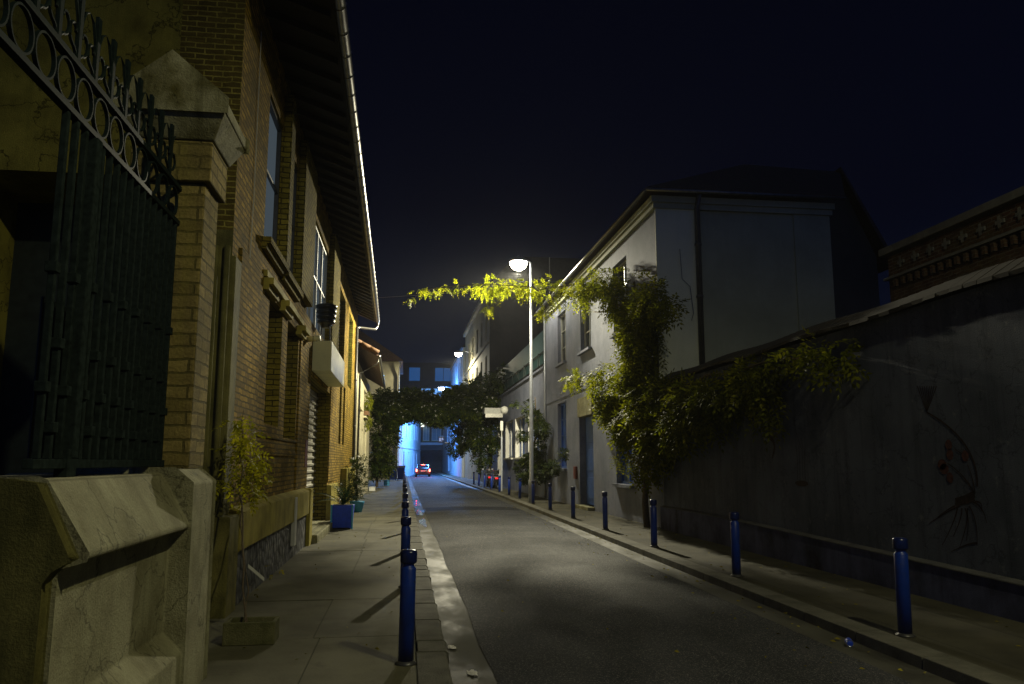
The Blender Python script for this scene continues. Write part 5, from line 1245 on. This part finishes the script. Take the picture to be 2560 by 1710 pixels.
mb = MB(); mb.tube([c0 - d * 1.02 + Vector((math.cos(a) * d.y * .55, -math.sin(0) * 0 - math.cos(a) * d.x * .55, math.sin(a) * .030)) for a in [2 * PI * k / 20 for k in range(21)]], .0035, 5); mb.build('rim', M['tin'], t)

# cables
t = thing('overhead_cable', 'thin dark cable strung across the street from the gutter end', 'cable', (-1.2, 31, 8))
MB().tube([(-1.95, 31.2, 7.3), (-1.2, 31.0, 8.0), (2, 30, 8.10), (6.2, 29, 8.4)], .009, 5).build('wire', M['wire'], t)
t = thing('wall_cable', 'slack black cable clipped down the brick corner', 'cable', (-1.98, 9.9, 0))
MB().tube([(-1.985, 10.2, 7.3), (-1.985, 10.25, 5), (-1.985, 10.1, 3), (-1.985, 10.2, 1.2)], .006, 5).build('wire', M['whitep'], t)

# ================================================================== VEHICLES
def car(x, y):
    t = thing('parked_car', 'grey car with glowing red tail lights stopped far down the street', 'car', (x, y, -.09)); z = -.09
    W_ = .86
    pf = [(y, .30), (y - .02, .62), (y + .05, .95), (y + .22, 1.02), (y + .50, 1.42), (y + 1.0, 1.50), (y + 1.9, 1.48), (y + 2.65, 1.02), (y + 3.6, .88), (y + 3.85, .62), (y + 3.85, .30)]
    mb = MB(); n = len(pf); rows = []
    for sx_ in (-1, -.86, .86, 1):
        rows.append([(x + sx_ * W_ * (1 if zz < 1.0 else .84), yy, z + (zz if abs(sx_) < 1 else (zz - .03 if zz > .5 else zz))) for yy, zz in pf])
    i = len(mb.v)
    for rr in rows: mb.v += rr
    for a in range(3):
        for k in range(n): mb.f.append((i + a * n + k, i + a * n + (k + 1) % n, i + (a + 1) * n + (k + 1) % n, i + (a + 1) * n + k))
    mb.f.append(tuple(i + k for k in range(n))); mb.f.append(tuple(i + 3 * n + k for k in reversed(range(n))))
    mb.build('body', M['carp'], t, smooth=True)
    MB().hexa([(x - .64, y + .245, z + 1.05), (x + .64, y + .245, z + 1.05), (x + .64, y + .26, z + 1.06), (x - .64, y + .26, z + 1.06), (x - .56, y + .455, z + 1.38), (x + .56, y + .455, z + 1.38), (x + .56, y + .47, z + 1.38), (x - .56, y + .47, z + 1.38)]).build('rear_window', M['glass'], t)
    for s_ in (-1, 1):
        MB().prism([(y + .55, 1.03), (y + .75, 1.40), (y + 1.85, 1.38), (y + 2.45, 1.03)], x + s_ * .73, x + s_ * .745, 'x').build('side_window', M['glass'], t)
        for yy in (y + .72, y + 3.1):
            wv = MB().tube([(x + s_ * .66, yy, z + .31), (x + s_ * .87, yy, z + .31)], .31, 20).build('wheel', M['tyre'], t, smooth=True)
            MB().tube([(x + s_ * .865, yy, z + .31), (x + s_ * .88, yy, z + .31)], .19, 16).build('rim', M['rim'], wv)
        MB().box(x + s_ * .82 - .14 * (s_ > 0), x + s_ * .82 + .14 * (s_ < 0), y - .045, y + .02, z + .66, z + .90).build('tail_light', M['tail'], t, bevel=.01)
    MB().box(x - .26, x + .26, y - .045, y - .015, z + .66, z + .78).build('number_plate', M['whitep'], t); MB().box(x - .2, x + .2, y + .50, y + .54, z + 1.425, z + 1.455).build('brake_light', M['tail'], t)
    MB().box(x - .82, x + .82, y - .10, y + .05, z + .32, z + .52).build('bumper', M['blackp'], t, bevel=.03)
    for s_ in (-1, 1): add_light('tail_glow', (x + s_ * .7, y - .25, z + .78), 55, (1, .03, .02), .06, t)
car(2.25, 94)
def scooter(x, y, label):
    t = thing('motor_scooter', label, 'scooter', (x, y, 0))
    MB().prism([(y - .5, .38), (y - .55, .75), (y + .25, .80), (y + .35, .35), (y + .75, .32), (y + .8, .95), (y + .92, .95), (y + 1.0, .3), (y + .3, .22), (y - .3, .25)], x - .16, x + .16, 'x').build('body', M['blackp'], t, bevel=.03)
    for yy in (y - .32, y + 1.0):
        MB().tube([(x - .05, yy, .24), (x + .05, yy, .24)], .24, 18).build('wheel', M['tyre'], t, smooth=True)
    MB().tube([(x - .3, y + .8, 1.08), (x, y + .86, 1.02), (x + .3, y + .8, 1.08)], .02, 6).build('handlebar', M['zinc'], t)
    for s_ in (-1, 1): MB().box(x + s_ * .32 - .06, x + s_ * .32 + .06, y + .76, y + .78, 1.12, 1.22).build('mirror', M['rim'], t)
    MB().box(x - .13, x + .13, y - .53, y + .2, .80, .90).build('seat', M['blackp'], t, bevel=.03)
    MB().box(x - .09, x + .09, y - .60, y - .56, .60, .70).build('tail_light', M['reflr'], t)
    MB().box(x - .17, x + .17, y - .50, y - .30, .92, 1.15).build('top_case', M['blackp'], t, bevel=.03)
scooter(5.75, 50.5, 'dark motor scooter parked by the wall, nearer one of two')
scooter(5.65, 53.6, 'dark motor scooter parked by the wall, farther one of two')

# ------------------------------------------------------------------ thin night haze
HAZE = 0.0003
if HAZE:
    hm = bpy.data.materials.new('haze'); hm.use_nodes = True; n = hm.node_tree; n.nodes.clear()
    out = n.nodes.new('ShaderNodeOutputMaterial'); pv = n.nodes.new('ShaderNodeVolumePrincipled')
    pv.inputs['Color'].default_value = (.92, .94, 1, 1); pv.inputs['Density'].default_value = HAZE; pv.inputs['Anisotropy'].default_value = 0.45
    n.links.new(pv.outputs[0], out.inputs['Volume'])
    tag(MB().box(-125, 125, -65, 265, -1.4, 22).build('haze', hm), kind='stuff')
